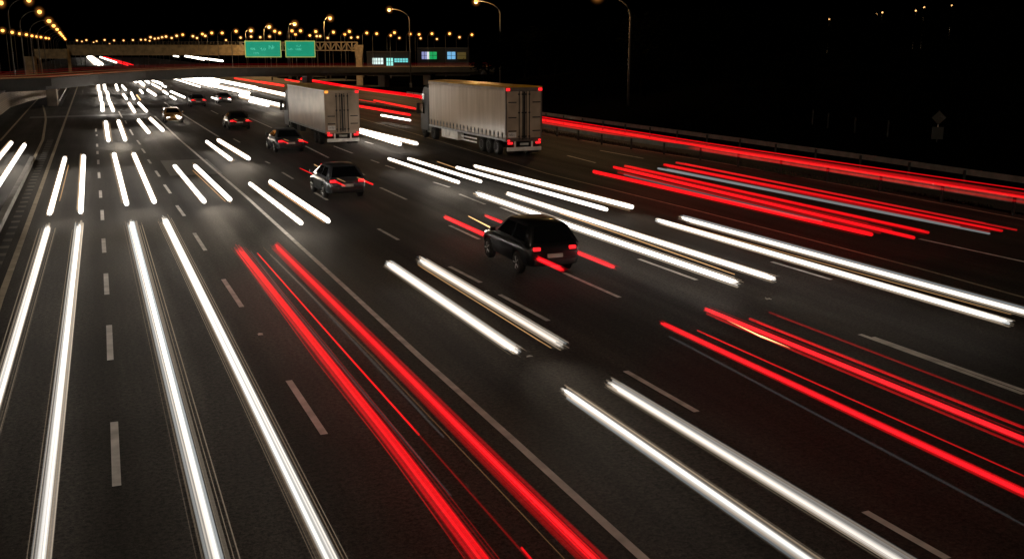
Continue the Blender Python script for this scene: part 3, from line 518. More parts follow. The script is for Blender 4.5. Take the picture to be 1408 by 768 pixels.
def streak(parent, name, c, pts, r0, r1, b0, b1, seed):
    g = random.Random(seed); bm = BM(); lay = bm.verts.layers.float_color.new('glow')
    base = COLS[c]; r = max(r0, r1)
    big = c in ('white', 'red') and r > .055
    dist = Vector(pts[0]).length
    detail = 2 if (big and min(Vector(q).length for q in pts) < 37) else (1 if c in ('white', 'red') else 0)
    wd = 1.22 if detail == 2 else ((1.42 if c == 'white' else 1.08) if detail == 1 else (1.15 if c != 'dimred' else .8))
    r0, r1, r = r0 * wd, r1 * wd, r * wd
    def strand(off, rad, br, tint, t0, t1, n_seg, sides):
        cen, Ltot = path_sample(pts, n_seg); cen = [Vector(p) for p in cen]
        d = (cen[-1] - cen[0]).normalized(); s, t = frame_of(d)
        rows, cols = [], []
        seq = []
        for i in range(n_seg):
            f = t0 + (t1 - t0) * i / (n_seg - 1)
            w_ = f * (n_seg - 1); a_ = min(n_seg - 2, int(w_)); seq.append((f, cen[a_].lerp(cen[a_ + 1], w_ - a_)))
        ph = g.uniform(0, 10)
        cap0 = seq[0][1]; cap1 = seq[-1][1]
        prof = [(seq[0][0], cap0 - d * rad * .9, .25), (seq[0][0], cap0 - d * rad * .45, .75)] + [(f, p, 1) for f, p in seq] + [(seq[-1][0], cap1 + d * rad * .45, .75), (seq[-1][0], cap1 + d * rad * .9, .25)]
        for f, p, k in prof:
            rr = r0 + (r1 - r0) * f; sc = rr / r
            q = p + (s * off[0] + t * off[1]) * sc
            rows.append([q + (s * math.cos(2 * PI * a / sides) + t * math.sin(2 * PI * a / sides)) * rad * sc * k for a in range(sides)])
            b = (b0 + (b1 - b0) * f) * br * (1 + .12 * noise.noise((f * 9 + ph, seed * .37, 0)))
            cols.append(tuple(base[i] * tint[i] * b for i in range(3)) + (1,))
        vr = rings(bm, rows, True)
        for row, cc in zip(vr, cols):
            for v in row: v[lay] = cc
    L = (Vector(pts[-1]) - Vector(pts[0])).length
    ns = max(6, min(40, int(L / 1.2)))
    one = (1, 1, 1)
    wh = c == 'white'
    m = max(.004, min(.03, .4 / L))
    def gauss_off(sig, lim):
        while True:
            x, y = g.gauss(0, sig), g.gauss(0, sig); d_ = math.hypot(x, y)
            if d_ < lim: return x * r, y * r, d_
    if detail == 2:
        # a sheaf of fine threads, dense in the middle, thinning outwards, ends not aligned
        strand((0, 0), r * .30, .22, one, m * .5, 1 - m * .4 if L < 25 else 1, ns, 10)
        for k in range(40):
            ox, oy, d_ = gauss_off(.40, 1.05)
            rad = r * g.choice((.05, .08, .11, .15, .2))
            br = g.choice((.05, .1, .16, .26, .42)) * (1 if d_ < .5 else .55) * (.72 if wh else .8)
            if wh: tint = g.choice(((1, .95, .88), (.88, .98, 1.08), one)) if d_ < .5 else g.choice(((1, .78, .56), (1, .86, .7), (.84, .97, 1.1)))
            else: tint = g.choice((one, one, (.9, 1, 1), (1, 4, 2), (1, 8, 5))) if d_ < .45 else g.choice((one, (.8, 1, 1.4)))
            strand((ox, oy), rad, br, tint, m * g.random() ** 2 * 1.8, 1 - (m * g.random() ** 2 * 1.8 if L < 25 else 0), ns, 5)
        for k in range(7):      # a few loose threads farther out
            a = g.uniform(0, 2 * PI); x = g.uniform(1.1, 1.8)
            strand((x * r * math.cos(a), x * r * math.sin(a) * .5), r * g.uniform(.02, .05), g.uniform(.06, .2), (1, .82, .62) if wh else (1, .9, 1.2), m * g.random() * 2, 1, ns, 4)
    elif detail == 1:
        strand((0, 0), r * .50, .6, one, m * .3, 1, ns, 8)
        for k in range(13):
            ox, oy, d_ = gauss_off(.42, 1.0)
            br = g.choice((.05, .09, .14, .2)) if d_ < .55 else g.choice((.012, .025, .045))
            strand((ox, oy), r * g.uniform(.1, .24), br, g.choice((one, (1, .88, .72))) if wh and d_ < .55 else ((1, .72, .45) if wh else one), m * g.random() * 1.5, 1 - m * g.random(), ns, 5)
    else:
        strand((0, 0), r * .8, 1.0, one, 0, 1, ns, 6)
        strand((r * g.uniform(-1, 1), r * g.uniform(-1, 1)), r * .45, .6, one, .04, .94, ns, 5)
    o = obj(name, bm, GLOW, parent, True)
    return o

spots = DATA['pools']
k = 0
for name, label, group, sts in DATA['trails']:
    if len(sts) == 1:
        c, pts, r0, r1, b0, b1 = sts[0]
        o = streak(None, name, c, pts, r0, r1, b0, b1, k); tag(o, label, 'light trail', group); k += 1
    else:
        p = sts[0][1][0]
        root = empty(name, (0, 0, 0)); tag(root, label, 'light trail', group)
        for c, pts, r0, r1, b0, b1 in sts:
            streak(root, 'light_streak', c, pts, r0, r1, b0, b1, k); k += 1

# headlamp light thrown on the road ahead of the oncoming vehicles
for (x, y, dx, dy, P, cone) in spots:
    l = bpy.data.lights.new('headlamp_beam', 'SPOT'); l.energy = P * .15; l.color = (1, .84, .64); l.spot_size = math.radians(cone); l.specular_factor = .08; l.spot_blend = 1.0; l.shadow_soft_size = 1.1
    o = bpy.data.objects.new('headlamp_beam', l); col.objects.link(o); o.location = (x, y, 1.15)
    o.rotation_euler = Vector((dx, dy, -1.15)).to_track_quat('-Z', 'Y').to_euler()

# ------------------------------------------------------------------ vehicles
def wheel(root, c, r, w, side, truck=False):
    bm = BM(); hw = w / 2
    lathe_x(bm, [(-hw, r * .62), (-hw, r * .9), (-hw * .8, r * .985), (-hw * .4, r), (hw * .4, r), (hw * .8, r * .985), (hw, r * .9), (hw, r * .62)], (0, 0, 0), 26)
    wh = empty('wheel', c); wh.parent = root
    obj('tyre', bm, M_RUB, wh, True)
    bm = BM(); x = side * hw
    lathe_x(bm, [(x * .2, r * .62), (x * .9, r * .62), (x * 1.02, r * .57), (x * .78, r * .5), (x * .7, r * .2), (x * .95, r * .16), (x * .97, .01)], (0, 0, 0), 22)
    if not truck:
        for q in range(5):
            a = 2 * PI * q / 5
            beam(bm, (x * .93, math.cos(a) * r * .12, math.sin(a) * r * .12), (x * .98, math.cos(a) * r * .58, math.sin(a) * r * .58), r * .16, .03)
    else:
        for q in range(8):
            a = 2 * PI * q / 8
            lathe_x(bm, [(x * .72, .03), (x * .84, .03)], (0, math.cos(a) * r * .34, math.sin(a) * r * .34), 6)
    obj('rim', bm, M_RIM, wh, True)

CARS = {
 # kind: (L, stations (y, zbot, ztop, halfwidth), cabin (y rear base, y roof rear, y roof front, y front base, z base, z roof), wheel radius)
 'sedan': (4.6, [(0, .40, .74, .74), (.10, .30, .93, .83), (.6, .25, .99, .89), (1.3, .22, .98, .91), (2.6, .22, .95, .91), (3.3, .22, .91, .9), (4.05, .24, .80, .86), (4.42, .28, .68, .78), (4.6, .38, .56, .66)], (.62, 1.25, 2.35, 3.25, .95, 1.43), .32),
 'hatch': (4.15, [(0, .40, .85, .74), (.10, .30, 1.0, .83), (.6, .25, 1.0, .88), (1.3, .22, .98, .89), (2.4, .22, .95, .89), (3.0, .22, .92, .88), (3.65, .24, .82, .85), (4.0, .28, .70, .77), (4.15, .38, .58, .66)], (.10, .62, 2.1, 2.95, .96, 1.48), .31),
 'suv': (4.7, [(0, .48, .95, .80), (.08, .38, 1.12, .88), (.6, .33, 1.13, .94), (1.4, .30, 1.12, .95), (2.6, .30, 1.10, .95), (3.3, .30, 1.07, .94), (4.1, .32, .98, .91), (4.5, .36, .86, .84), (4.7, .46, .72, .74)], (.08, .55, 2.5, 3.3, 1.10, 1.70), .37),
}
def make_car(kind, label, loc, rz, paint, rough=.28, rear=True, sc=1.0):
    L, st, cb, wr = CARS[kind]
    t = empty('car', loc, rz); t.scale = (sc, sc, sc); tag(t, label, 'car', 'cars on the carriageway')
    pm = mat('car_paint_%d' % int(paint[0] * 999 + paint[2] * 7777), paint, rough, .3, var=.08, scale=3, coat=.25)
    # body shell
    bm = BM(); rows = []
    for y, zb, zt, w in st:
        h = [(.0, zt + .015), (.55 * w, zt + .008), (.86 * w, zt - .03), (.97 * w, zt - .12), (w, zt - .30 * (zt - zb)), (.985 * w, zb + .18), (.93 * w, zb + .04), (.8 * w, zb), (0, zb)]
        row = [(x, y, z) for x, z in h] + [(-x, y, z) for x, z in h[-2:0:-1]]
        rows.append(row)
    rings(bm, rows, True)
    bmesh.ops.recalc_face_normals(bm, faces=bm.faces)
    body = obj('body', bm, pm, t, True)
    wy = (.95 if kind != 'suv' else 1.0, L - .95); w = st[3][3]
    # wheel arches cut out of the shell
    cut = BM()
    for y in wy: lathe_x(cut, [(-1.2, wr * 1.16), (-(w - .34), wr * 1.16)], (0, y, wr), 22); lathe_x(cut, [((w - .34), wr * 1.16), (1.2, wr * 1.16)], (0, y, wr), 22)
    bmesh.ops.recalc_face_normals(cut, faces=cut.faces)
    co = obj('cutter', cut, None)
    md = body.modifiers.new('arch', 'BOOLEAN'); md.operation = 'DIFFERENCE'; md.object = co; md.solver = 'EXACT'
    co.parent = t
    dg = bpy.context.evaluated_depsgraph_get(); dg.update()
    me = bpy.data.meshes.new_from_object(body.evaluated_get(dg)); body.modifiers.clear(); body.data = me
    bpy.data.objects.remove(co, do_unlink=True)
    # cabin
    yr, yrr, yrf, yf, zb, zr = cb; wb, wt = w * .93, w * .70
    ym = (yrr + yrf) / 2
    bm = BM()
    prof = [(yr, zb, wb, zb), (yrr - .04, zr - .05, wt, zb), (yrr + .12, zr, wt, zb), (ym, zr + .03, wt, zb), (yrf - .12, zr, wt, zb), (yrf + .06, zr - .05, wt, zb), (yf, zb, wb, zb)]
    rows = []
    for y, z, ww, z0 in prof:
        f = (z - zb) / (zr - zb)
        rows.append([(-wb, y, zb - .1), (-(wb + (wt - wb) * f) - .0, y, z - .06 * f), (-(wb + (wt - wb) * f) * .85, y, z), (0, y, z + .02 * f), ((wb + (wt - wb) * f) * .85, y, z), ((wb + (wt - wb) * f), y, z - .06 * f), (wb, y, zb - .1)])
    rings(bm, rows, True); bmesh.ops.recalc_face_normals(bm, faces=bm.faces)
    obj('cabin', bm, pm, t, True)
    def pane(name, pts):
        bm = BM(); n = (Vector(pts[1]) - Vector(pts[0])).cross(Vector(pts[2]) - Vector(pts[0])).normalized()
        c = sum((Vector(p) for p in pts), Vector()) / len(pts)
        if n.dot(c - Vector((0, L / 2, .9))) < 0: n = -n
        P = [c + (Vector(p) - c) * .88 + n * .02 for p in pts]; Q = [p - n * .03 for p in P]
        rings(bm, [Q, P], True); bmesh.ops.recalc_face_normals(bm, faces=bm.faces); obj(name, bm, M_GLASS, t)
    pane('rear_window', [(-wb * .93, yr, zb + .01), (wb * .93, yr, zb + .01), (wt * .9, yrr - .04, zr - .05), (-wt * .9, yrr - .04, zr - .05)])
    pane('windscreen', [(-wb * .93, yf, zb + .01), (wb * .93, yf, zb + .01), (wt * .9, yrf + .06, zr - .05), (-wt * .9, yrf + .06, zr - .05)])
    for s in (-1, 1):
        pane('side_window', [(s * wb, yr + .30, zb + .02), (s * wb, ym + .03, zb + .02), (s * wt, ym + .03, zr - .08), (s * wt, yrr + .10, zr - .08)])
        pane('side_window', [(s * wb, ym + .09, zb + .02), (s * wb, yf - .30, zb + .02), (s * wt, yrf - .08, zr - .08), (s * wt, ym + .09, zr - .08)])
        bm = BM(); box(bm, (s * (w + .10) - .09, yf - .42, zb + .03), (s * (w + .10) + .09, yf - .30, zb + .17), .03); obj('wing_mirror', bm, pm, t, True)
        z1 = st[1][2] - .08
        bm = BM(); box(bm, (s * .63 - .13, -.035, z1 - .14), (s * .63 + .13, .13, z1 - .02), .04); obj('tail_light', bm, M_TAIL if rear else M_TAILD, t, True)
        zf = st[-2][2] - .1
        bm = BM(); box(bm, (s * .56 - .16, L - .24, zf - .08), (s * .56 + .16, L - .03, zf + .06), .03); obj('headlight', bm, M_HEAD, t, True)
        for y in wy: wheel(t, (s * (w - .10), y, wr), wr, .21, s)
    bm = BM(); box(bm, (-.72, -.07, st[0][1] - .06), (.72, .16, st[0][1] + .16), .05); obj('bumper', bm, M_DARK, t, True)
    bm = BM(); box(bm, (-.26, -.085, st[0][1] + .19), (.26, .0, st[0][1] + .31), .008); obj('number_plate', bm, M_PLATE, t)
    return t

def scribble(bm, x0, x1, z0, z1, y, n, g, th=.012):
    """illegible hand-sized marks, strokes only, lying in a plane of constant y"""
    for i in range(n):
        x = x0 + (x1 - x0) * (i + .5) / n; w = (x1 - x0) / n * .36
        for j in range(3):
            a = (x + g.uniform(-w, w), y, g.uniform(z0, z1)); b = (x + g.uniform(-w, w), y, g.uniform(z0, z1))
            beam(bm, a, b, th, th * .5)

def make_lorry(label, loc, rz, curtain, Lt, H, cab_len=2.3):
    t = empty('lorry', loc, rz); tag(t, label, 'lorry', 'lorries on the carriageway')
    W2 = 1.275; zb = 1.12; g = random.Random(5 if curtain else 6)
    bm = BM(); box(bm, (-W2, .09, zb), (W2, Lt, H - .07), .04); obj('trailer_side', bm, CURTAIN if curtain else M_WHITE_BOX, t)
    bm = BM(); rows = []
    for i in range(13):
        y = .02 + (Lt - .02) * i / 12; s = .02 * math.sin(i * 1.3)
        rows.append([(-W2 - .015, y, H - .10), (W2 + .015, y, H - .10), (W2 + .015, y, H - .02), (W2 * .5, y, H + .03 + s), (0, y, H + .05 - s), (-W2 * .5, y, H + .03 + s), (-W2 - .015, y, H - .02)])
    rings(bm, rows, True); bmesh.ops.recalc_face_normals(bm, faces=bm.faces); obj('roof', bm, M_ROOF if curtain else M_ROOF2, t)
    # bottom rail
    bm = BM()
    for s in (-1, 1): box(bm, (s * W2 - .03, .05, zb - .13), (s * W2 + .03, Lt, zb + .004), .01)
    obj('side_rail', bm, M_STEEL, t)
    if curtain:
        for s in (-1, 1):
            bm = BM(); box(bm, (s * (W2 + .02) - .025, .1, H - .24), (s * (W2 + .02) + .025, Lt, H - .075), .01); obj('curtain_rail', bm, M_DOOR, t)
            for i in range(21):
                y = .55 + i * (Lt - 1.1) / 20
                bm = BM(); box(bm, (s * (W2 + .012) - .012, y - .035, zb - .10), (s * (W2 + .012) + .014, y + .035, zb + .42), .004)
                box(bm, (s * (W2 + .02) - .02, y - .075, zb + .18), (s * (W2 + .02) + .02, y + .075, zb + .33), .01)
                obj('curtain_buckle', bm, M_DARK, t)
    else:
        for s in (-1, 1):
            bm = BM()
            for i in range(60): box(bm, (s * (W2 + .004) - .008, .3 + i * (Lt - .6) / 59 - .012, zb + .10), (s * (W2 + .004) + .008, .3 + i * (Lt - .6) / 59 + .012, zb + .125))
            obj('rivet_line', bm, M_STEEL, t)
            bm = BM(); box(bm, (s * W2 - .03, .02, H - .14), (s * W2 + .03, Lt, H - .06), .01); obj('top_rail', bm, M_BUMP, t)
    # rear frame and two doors
    bm = BM()
    box(bm, (-W2, .0, H - .32), (W2, .085, H - .075), .01); box(bm, (-W2, .0, zb - .16), (W2, .085, zb + .05), .01)
    for s in (-1, 1): box(bm, (s * W2 - .05 - s * .05, .0, zb + .052), (s * W2 + .05 - s * .05, .085, H - .322), .01)
    obj('rear_frame', bm, M_FRAME if curtain else M_DOOR, t)
    for s in (-1, 1):
        bm = BM(); box(bm, (min(s * .02, s * 1.165), -.025, zb + .06), (max(s * .02, s * 1.165), .06, H - .335), .015)
        d = obj('door', bm, M_DOOR, t)
        for x in ((.12, .36) if curtain else (.16, .42)):
            bm = BM(); tube(bm, [(s * x, -.06, zb - .05), (s * x, -.06, H - .30)], .026, 8)
            for z in (zb + .15, (zb + H) / 2, H - .5): box(bm, (s * x - .06, -.055, z - .05), (s * x + .06, -.02, z + .05), .01)
            obj('lock_rod', bm, M_CHAS, d)
        for z in ((zb + .5, zb + 1.35, zb + 2.3) if curtain else (zb + .55, zb + 1.1)):
            bm = BM(); box(bm, (s * .84 - .26, -.045, z - .035), (s * .84 + .30, -.02, z + .035), .01); obj('hinge', bm, M_CHAS, d)
    bm = BM(); box(bm, (-.06, -.05, zb + .02), (.06, -.027, H - .33), .005); obj('door_seal', bm, M_CHAS, t)
    # sticker with unreadable marks low on the left door
    bm = BM(); box(bm, (-1.1, -.034, zb + .10), (-.55, -.027, zb + .42)); obj('sticker', bm, M_BUMP, t)
    bm = BM(); scribble(bm, -1.06, -.6, zb + .16, zb + .36, -.04, 6, g, .02); obj('sticker_marks', bm, M_CHAS, t)
    # lamps
    for s in (-1, 1):
        z = H - .2
        bm = BM(); box(bm, (s * 1.12 - .13, -.07, z - .09), (s * 1.12 + .13, .0, z + .09), .03); obj('marker_lamp', bm, M_TAIL if curtain or s > 0 else M_AMB, t, True)
        bm = BM(); box(bm, (s * .98 - .17, -.10, zb - .33), (s * .98 + .17, .0, zb - .19), .03); obj('tail_light', bm, M_TAIL, t, True)
        bm = BM(); box(bm, (s * 1.08 - .08, -.09, zb - .15), (s * 1.08 + .08, -.01, zb - .04), .03); obj('brake_light', bm, M_TAIL, t, True)
        bm = BM(); box(bm, (s * .86 - .30, .25, .22), (s * .86 + .30, .28, zb - .3), .005); obj('mudflap', bm, M_RUB, t)
    bm = BM(); box(bm, (-1.2, -.10, .36), (1.2, .02, .60), .03)
    for s in (-1, 1): box(bm, (s * .6 - .05, .022, .4), (s * .6 + .05, .12, zb - .17))
    obj('bumper', bm, M_BUMP, t)
    bm = BM(); box(bm, (-.3, -.08, .72), (.3, -.05, .86), .005); obj('number_plate', bm, M_PLATE, t)
    # chassis, axles, wheels
    bm = BM()
    for s in (-1, 1): box(bm, (s * .5 - .08, .13, .78), (s * .5 + .08, Lt + 2.0, zb - .14), .01)
    for y in range(2, int(Lt), 2): box(bm, (-.419, y, .84), (.419, y + .1, zb - .17))
    obj('chassis', bm, M_CHAS, t)
    ax = (1.7, 3.0, 4.3) if curtain else (2.6, 3.9)
    for y in ax:
        for s in (-1, 1): wheel(t, (s * 1.06, y, .5), .5, .36, s, True)
        bm = BM(); tube(bm, [(-.86, y, .5), (.86, y, .5)], .07, 8); obj('axle', bm, M_CHAS, t)
    if curtain:
        bm = BM(); box(bm, (-1.22, Lt - 6.0, .38), (-.72, Lt - 2.6, zb - .14), .02)
        for i in range(1, 4): box(bm, (-1.235, Lt - 6.0 + i * .85 - .02, .42), (-1.222, Lt - 6.0 + i * .85 + .02, zb - .2))
        obj('pallet_box', bm, M_WHITE, t)
        for z in (.52, .76):
            bm = BM(); box(bm, (-1.24, 5.2, z - .05), (-1.20, 8.1, z + .05), .01); obj('side_guard', bm, M_BUMP, t)
    else:
        bm = BM(); box(bm, (-1.2, Lt - 4.4, .45), (-.75, Lt - 3.0, zb - .15), .03); obj('tool_box', bm, M_CHAS, t)
    # tractor cab
    y0 = Lt + .35; y1 = y0 + cab_len; hc = H - .45
    bm = BM(); rows = []
    for y, zt in ((y0, hc - .05), (y0 + .25, hc), (y0 + 1.2, hc), (y1 - .45, hc - .35), (y1 - .1, 1.9), (y1, 1.3)):
        rows.append([(-1.22, y, .62), (1.22, y, .62), (1.24, y, min(1.8, zt)), (1.16, y, zt - .12), (1.0, y, zt), (-1.0, y, zt), (-1.16, y, zt - .12), (-1.24, y, min(1.8, zt))])
    rings(bm, rows, True); bmesh.ops.recalc_face_normals(bm, faces=bm.faces); cab = obj('cab', bm, M_CABC, t)
    bm = BM(); box(bm, (-1.0, y1 - .05, 1.95), (1.0, y1 - .02, 2.0)); 
    quad(bm, (-1.08, y1 - .09, 1.98), (1.08, y1 - .09, 1.98), (.98, y1 - .42, hc - .42), (-.98, y1 - .42, hc - .42)); obj('windscreen', bm, M_GLASS, t)
    for s in (-1, 1):
        bm = BM(); box(bm, (s * 1.245 - .01, y0 + .9, 1.85), (s * 1.245 + .012, y1 - .55, hc - .6), .01); obj('cab_window', bm, M_GLASS, t)
        bm = BM(); beam(bm, (s * 1.2, y1 - .45, 2.6), (s * 1.52, y1 - .35, 2.6), .05, .05); beam(bm, (s * 1.2, y1 - .45, 1.9), (s * 1.52, y1 - .35, 1.9), .05, .05)
        box(bm, (s * 1.53 - .12, y1 - .40, 1.82), (s * 1.53 + .12, y1 - .28, 2.66), .04); obj('cab_mirror', bm, M_DARK, t)
        bm = BM(); box(bm, (s * 1.05 - .16, y1 - .02, .8), (s * 1.05 + .16, y1 + .03, 1.0), .03); obj('headlight', bm, M_HEAD, t)
        bm = BM(); box(bm, (s * 1.2 - .03, y1 - .7, 2.2), (s * 1.29 + .03, y1 - .58, 2.32), .02); obj('side_marker', bm, M_AMB, t)
        for y in (y1 - .75,): wheel(t, (s * 1.05, y, .5), .5, .32, s, True)
        for y in (Lt - .75,): wheel(t, (s * 1.05, y, .5), .5, .4, s, True)
        bm = BM(); box(bm, (s * .95 - .2, y0 - .1, .45), (s * .95 + .2, y0 + .55, .98), .06); obj('fuel_tank', bm, M_STEEL, t)
    return t
M_FRAME = mat('rear_frame', (.12, .10, .085), .5, var=.2); M_WHITE_BOX = mat('white_lorry_box', (.34, .27, .20), .33, var=.22, scale=.9, bump=.06)
M_ROOF2 = mat('box_roof', (.22, .15, .03), .5, var=.4, scale=.6); M_CABC = mat('cab_paint', (.03, .028, .026), .4, var=.1)
L1 = make_lorry('white curtain-sided lorry with yellow-lit roof, row of buckles and three trailer axles, right of centre', (27.62, 64.3, .004), math.radians(1.2), True, 15.0, 4.42, 1.9); L1.scale = (1.09, 1.07, 1.09)
L2 = make_lorry('smaller silver-white box lorry with plain sides and brown roof, just left of the curtain-sided lorry', (17.62, 76.3, .004), math.radians(0.4), False, 14.2, 4.15, 2.0); L2.scale = (1.05, 1.04, 1.05)

make_car('hatch', 'silver car with short red tail streaks, nearest of the cars left of the lorries', (11.3, 48.4, .004), math.radians(1), (.05, .057, .068), sc=1.12)
make_car('sedan', 'grey car with bright red tail lamps beside the front wheels of the box lorry', (12.95, 72.6, .004), math.radians(0), (.05, .055, .065), sc=1.14)
make_car('sedan', 'dark car with pale left flank and red tail lamps, third of the line of cars', (12.5, 96.0, .004), math.radians(0), (.04, .035, .03), sc=1.12)
make_car('hatch', 'small dark car with red tail lamps next to the solid line, near the overpass', (12.8, 137.5, .004), math.radians(0), (.05, .05, .055), sc=1.12)
make_car('sedan', 'far car with red tail lamps between white dashes, right of the small dark car', (17.2, 146.0, .004), math.radians(0), (.06, .05, .05))
make_car('sedan', 'oncoming taxi-coloured car with one lit headlight streak, left of the solid line', (7.6, 112.5, .004), PI, (.30, .16, .05), rear=False)
make_car('suv', 'black car between two red tail trails in the middle of the picture', (*DATA['suv'], .004), math.radians(-1), (.004, .004, .005), .5)

for (x, y), z, nm in (((11.3, 48.4), 1.0, 'nearest grey car'), ((12.95, 72.6), .95, 'car beside the box lorry'), ((12.5, 96.0), .95, 'third car of the line'), ((12.8, 137.5), 1.02, 'small dark far car')):
    root = empty('light_trail'); tag(root, 'short red tail light streaks right behind the lamps of the ' + nm, 'light trail', 'red tail light trails')
    ln = min(3.2, 1.6 + y * .012)
    for sg in (-1, 1):
        streak(root, 'light_streak', 'red', [(x + sg * .68, y - .1, z), (x + sg * .68 + .05, y - ln, z)], .075, .06, 1.5, 1.2, k); k += 1
        streak(root, 'light_streak', 'amber', [(x + sg * .5, y - .05, z + .1), (x + sg * .5 + .05, y - ln * .7, z + .1)], .02, .02, .35, .2, k); k += 1
# ------------------------------------------------------------------ overpass (curving deck low over the lanes)
dk = [Vector(p) for p in DATA['deck']]
def extr(line, w, z0, z1, off=0.0):
    rows = []
    for i, p in enumerate(line):
        d = (line[min(i + 1, len(line) - 1)] - line[max(i - 1, 0)]); n = Vector((-d.y, d.x, 0)).normalized()
        a = p + n * off; b = p + n * (off + w)
        rows.append([(a.x, a.y, p.z + z0), (b.x, b.y, p.z + z0), (b.x, b.y, p.z + z1), (a.x, a.y, p.z + z1)])
    bm = BM(); rings(bm, rows, True); bmesh.ops.recalc_face_normals(bm, faces=bm.faces); return bm
ov = empty('overpass'); tag(ov, 'dark concrete overpass deck curving across the carriageway on a broad pillar', 'bridge')
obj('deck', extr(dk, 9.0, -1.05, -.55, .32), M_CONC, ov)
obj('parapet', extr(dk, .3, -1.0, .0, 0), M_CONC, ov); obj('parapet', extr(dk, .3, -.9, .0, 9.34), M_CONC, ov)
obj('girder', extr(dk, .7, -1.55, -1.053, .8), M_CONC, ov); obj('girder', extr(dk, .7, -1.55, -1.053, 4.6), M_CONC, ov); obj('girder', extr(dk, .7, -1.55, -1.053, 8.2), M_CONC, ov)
obj('handrail', extr(dk, .06, .10, .16, .12), mat('rust_rail', (.25, .15, .08), .7, .2, var=.3), ov)
pl = DATA['pillar']
bm = BM(); box(bm, (pl[0] - .62, pl[1] - .4, 0), (pl[0] + .62, pl[1] + 5.5, 2.19), .06); obj('pillar', bm, concrete_mat('pillar_concrete', (.26, .22, .16)), ov)
for (x, y) in ((56, 201.5), (66, 202), (40, 200.5)):
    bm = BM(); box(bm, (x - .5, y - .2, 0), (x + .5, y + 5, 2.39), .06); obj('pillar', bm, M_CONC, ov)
# retaining wall of the left abutment
wl = [Vector(p) for p in DATA['wall']]
w_ = empty('retaining_wall'); tag(w_, 'block-built retaining wall under the left end of the overpass', 'wall')
obj('wall_face', extr(wl, .6, 0, 2.3, 0), M_WALL, w_); obj('coping', extr(wl, .75, 2.303, 2.45, -.08), M_CONC, w_)
# trails of the traffic on the deck
for z, off, cc, rr, br, lb in ((.10, 1.2, 'dimred', .035, .30, 'dull red tail light trail hugging the near parapet of the overpass'), (.30, 2.2, 'dimred', .03, .14, 'dull red tail light trail along the near lane of the overpass deck'), (.55, 4.2, 'dimred', .045, .10, 'dull red tail light trail along the middle of the overpass deck'), (.36, 3.3, 'amber', .03, .10, 'thin amber light trail along the overpass deck'), (.75, 5.6, 'dimred', .03, .12, 'dull red tail light trail along the far lane of the overpass deck'), (.16, 1.7, 'amber', .022, .16, 'thin amber light trail just above the near parapet of the overpass')):
    pts = []
    for i, p in enumerate(dk):
        d = (dk[min(i + 1, len(dk) - 1)] - dk[max(i - 1, 0)]); n = Vector((-d.y, d.x, 0)).normalized(); q = p + n * off; pts.append((q.x, q.y, p.z + z))
    tag(streak(None, 'light_trail', cc, pts, rr, rr, br, br * .7, k), lb, 'light trail', 'light trails on the overpass'); k += 1
# guard rail at the foot of the pillar
M_RAILM = mat('weathered_rail', (.17, .165, .15), .6, var=.25, scale=2)
def guard_rail(label, pts, z, step=4.0, flip=1):
    r = empty('guard_rail'); tag(r, label, 'guard rail')
    P = [Vector((p[0], p[1], z)) for p in pts]
    prof = [(-.02, -.16), (.05, -.11), (.05, -.05), (-.01, 0), (.05, .05), (.05, .11), (-.02, .16), (-.045, .16), (-.045, -.16)]
    rows = []
    for i, p in enumerate(P):
        d = P[min(i + 1, len(P) - 1)] - P[max(i - 1, 0)]; n = Vector((-d.y, d.x, 0)).normalized() * flip
        rows.append([(p.x + n.x * a, p.y + n.y * a, p.z + b) for a, b in prof])
    bm = BM(); rings(bm, rows, True); bmesh.ops.recalc_face_normals(bm, faces=bm.faces); obj('rail', bm, M_RAILM, r)
    Ltot = sum((b - a).length for a, b in zip(P[:-1], P[1:])); n = max(2, min(95, int(Ltot / step)))
    S_, _ = path_sample(P, n); d0 = (P[-1] - P[0]).normalized(); nn = Vector((-d0.y, d0.x, 0)) * flip
    for q in S_:
        bm = BM(); x, y = q.x - nn.x * .13, q.y - nn.y * .13; box(bm, (x - .05, y - .06, 0), (x + .05, y + .06, z + .1), .01); obj('post', bm, M_CHAS, r)
    return r
gr = DATA['gore_rail']
guard_rail('short galvanised guard rail running back from beside the overpass pillar', [(gr[0][0], gr[0][1]), (gr[1][0], gr[1][1])], .7, 5)
guard_rail('guard rail at the edge of the grass strip, in front of the endless red trail', rail2, .72, 4, 1)
guard_rail('guard rail at the foot of the dark bank, behind the endless red trail', rail1, .78, 4, 1)

# ------------------------------------------------------------------ beam bridge far behind the overpass
bb = [Vector(p) for p in DATA['beam']]; bl_ = [Vector(p) for p in DATA['beam_low']]; be = [Vector(p) for p in DATA['beam_end']]
br = empty('beam_bridge'); tag(br, 'tan concrete beam bridge lit by street lamps, behind the dark overpass', 'bridge')
obj('main_beam', extr([bb[0], bb[1]], 1.2, .0, 2.75, 0), M_TAN, br)
obj('coping', extr([bb[0], bb[1]], 1.5, 2.755, 3.0, -.15), M_TAN, br)
obj('side_span', extr(bl_, 1.2, .0, 2.1, 0), M_TAN, br); obj('side_ledge', extr(bl_, 1.5, -.62, -.004, -.15), M_TAN, br)
obj('abutment', extr(be, 1.6, -2.6, 3.0, 0), M_TAN, br)
for p in (bl_[0] + Vector((1.2, 0, 0)), bb[0] + Vector((.3, -.3, 0))):
    bm = BM(); box(bm, (p.x - .45, p.y + .05, 0), (p.x + .45, p.y + .95, 4.97 if p.y > 322 and p.x < -9 else 5.89), .05); obj('pier', bm, M_TAN, br)
bm = BM()
for i in range(60):
    p = bb[0].lerp(bb[1], i / 59); box(bm, (p.x - .05, p.y + .3, 8.91), (p.x + .05, p.y + .4, 9.75))
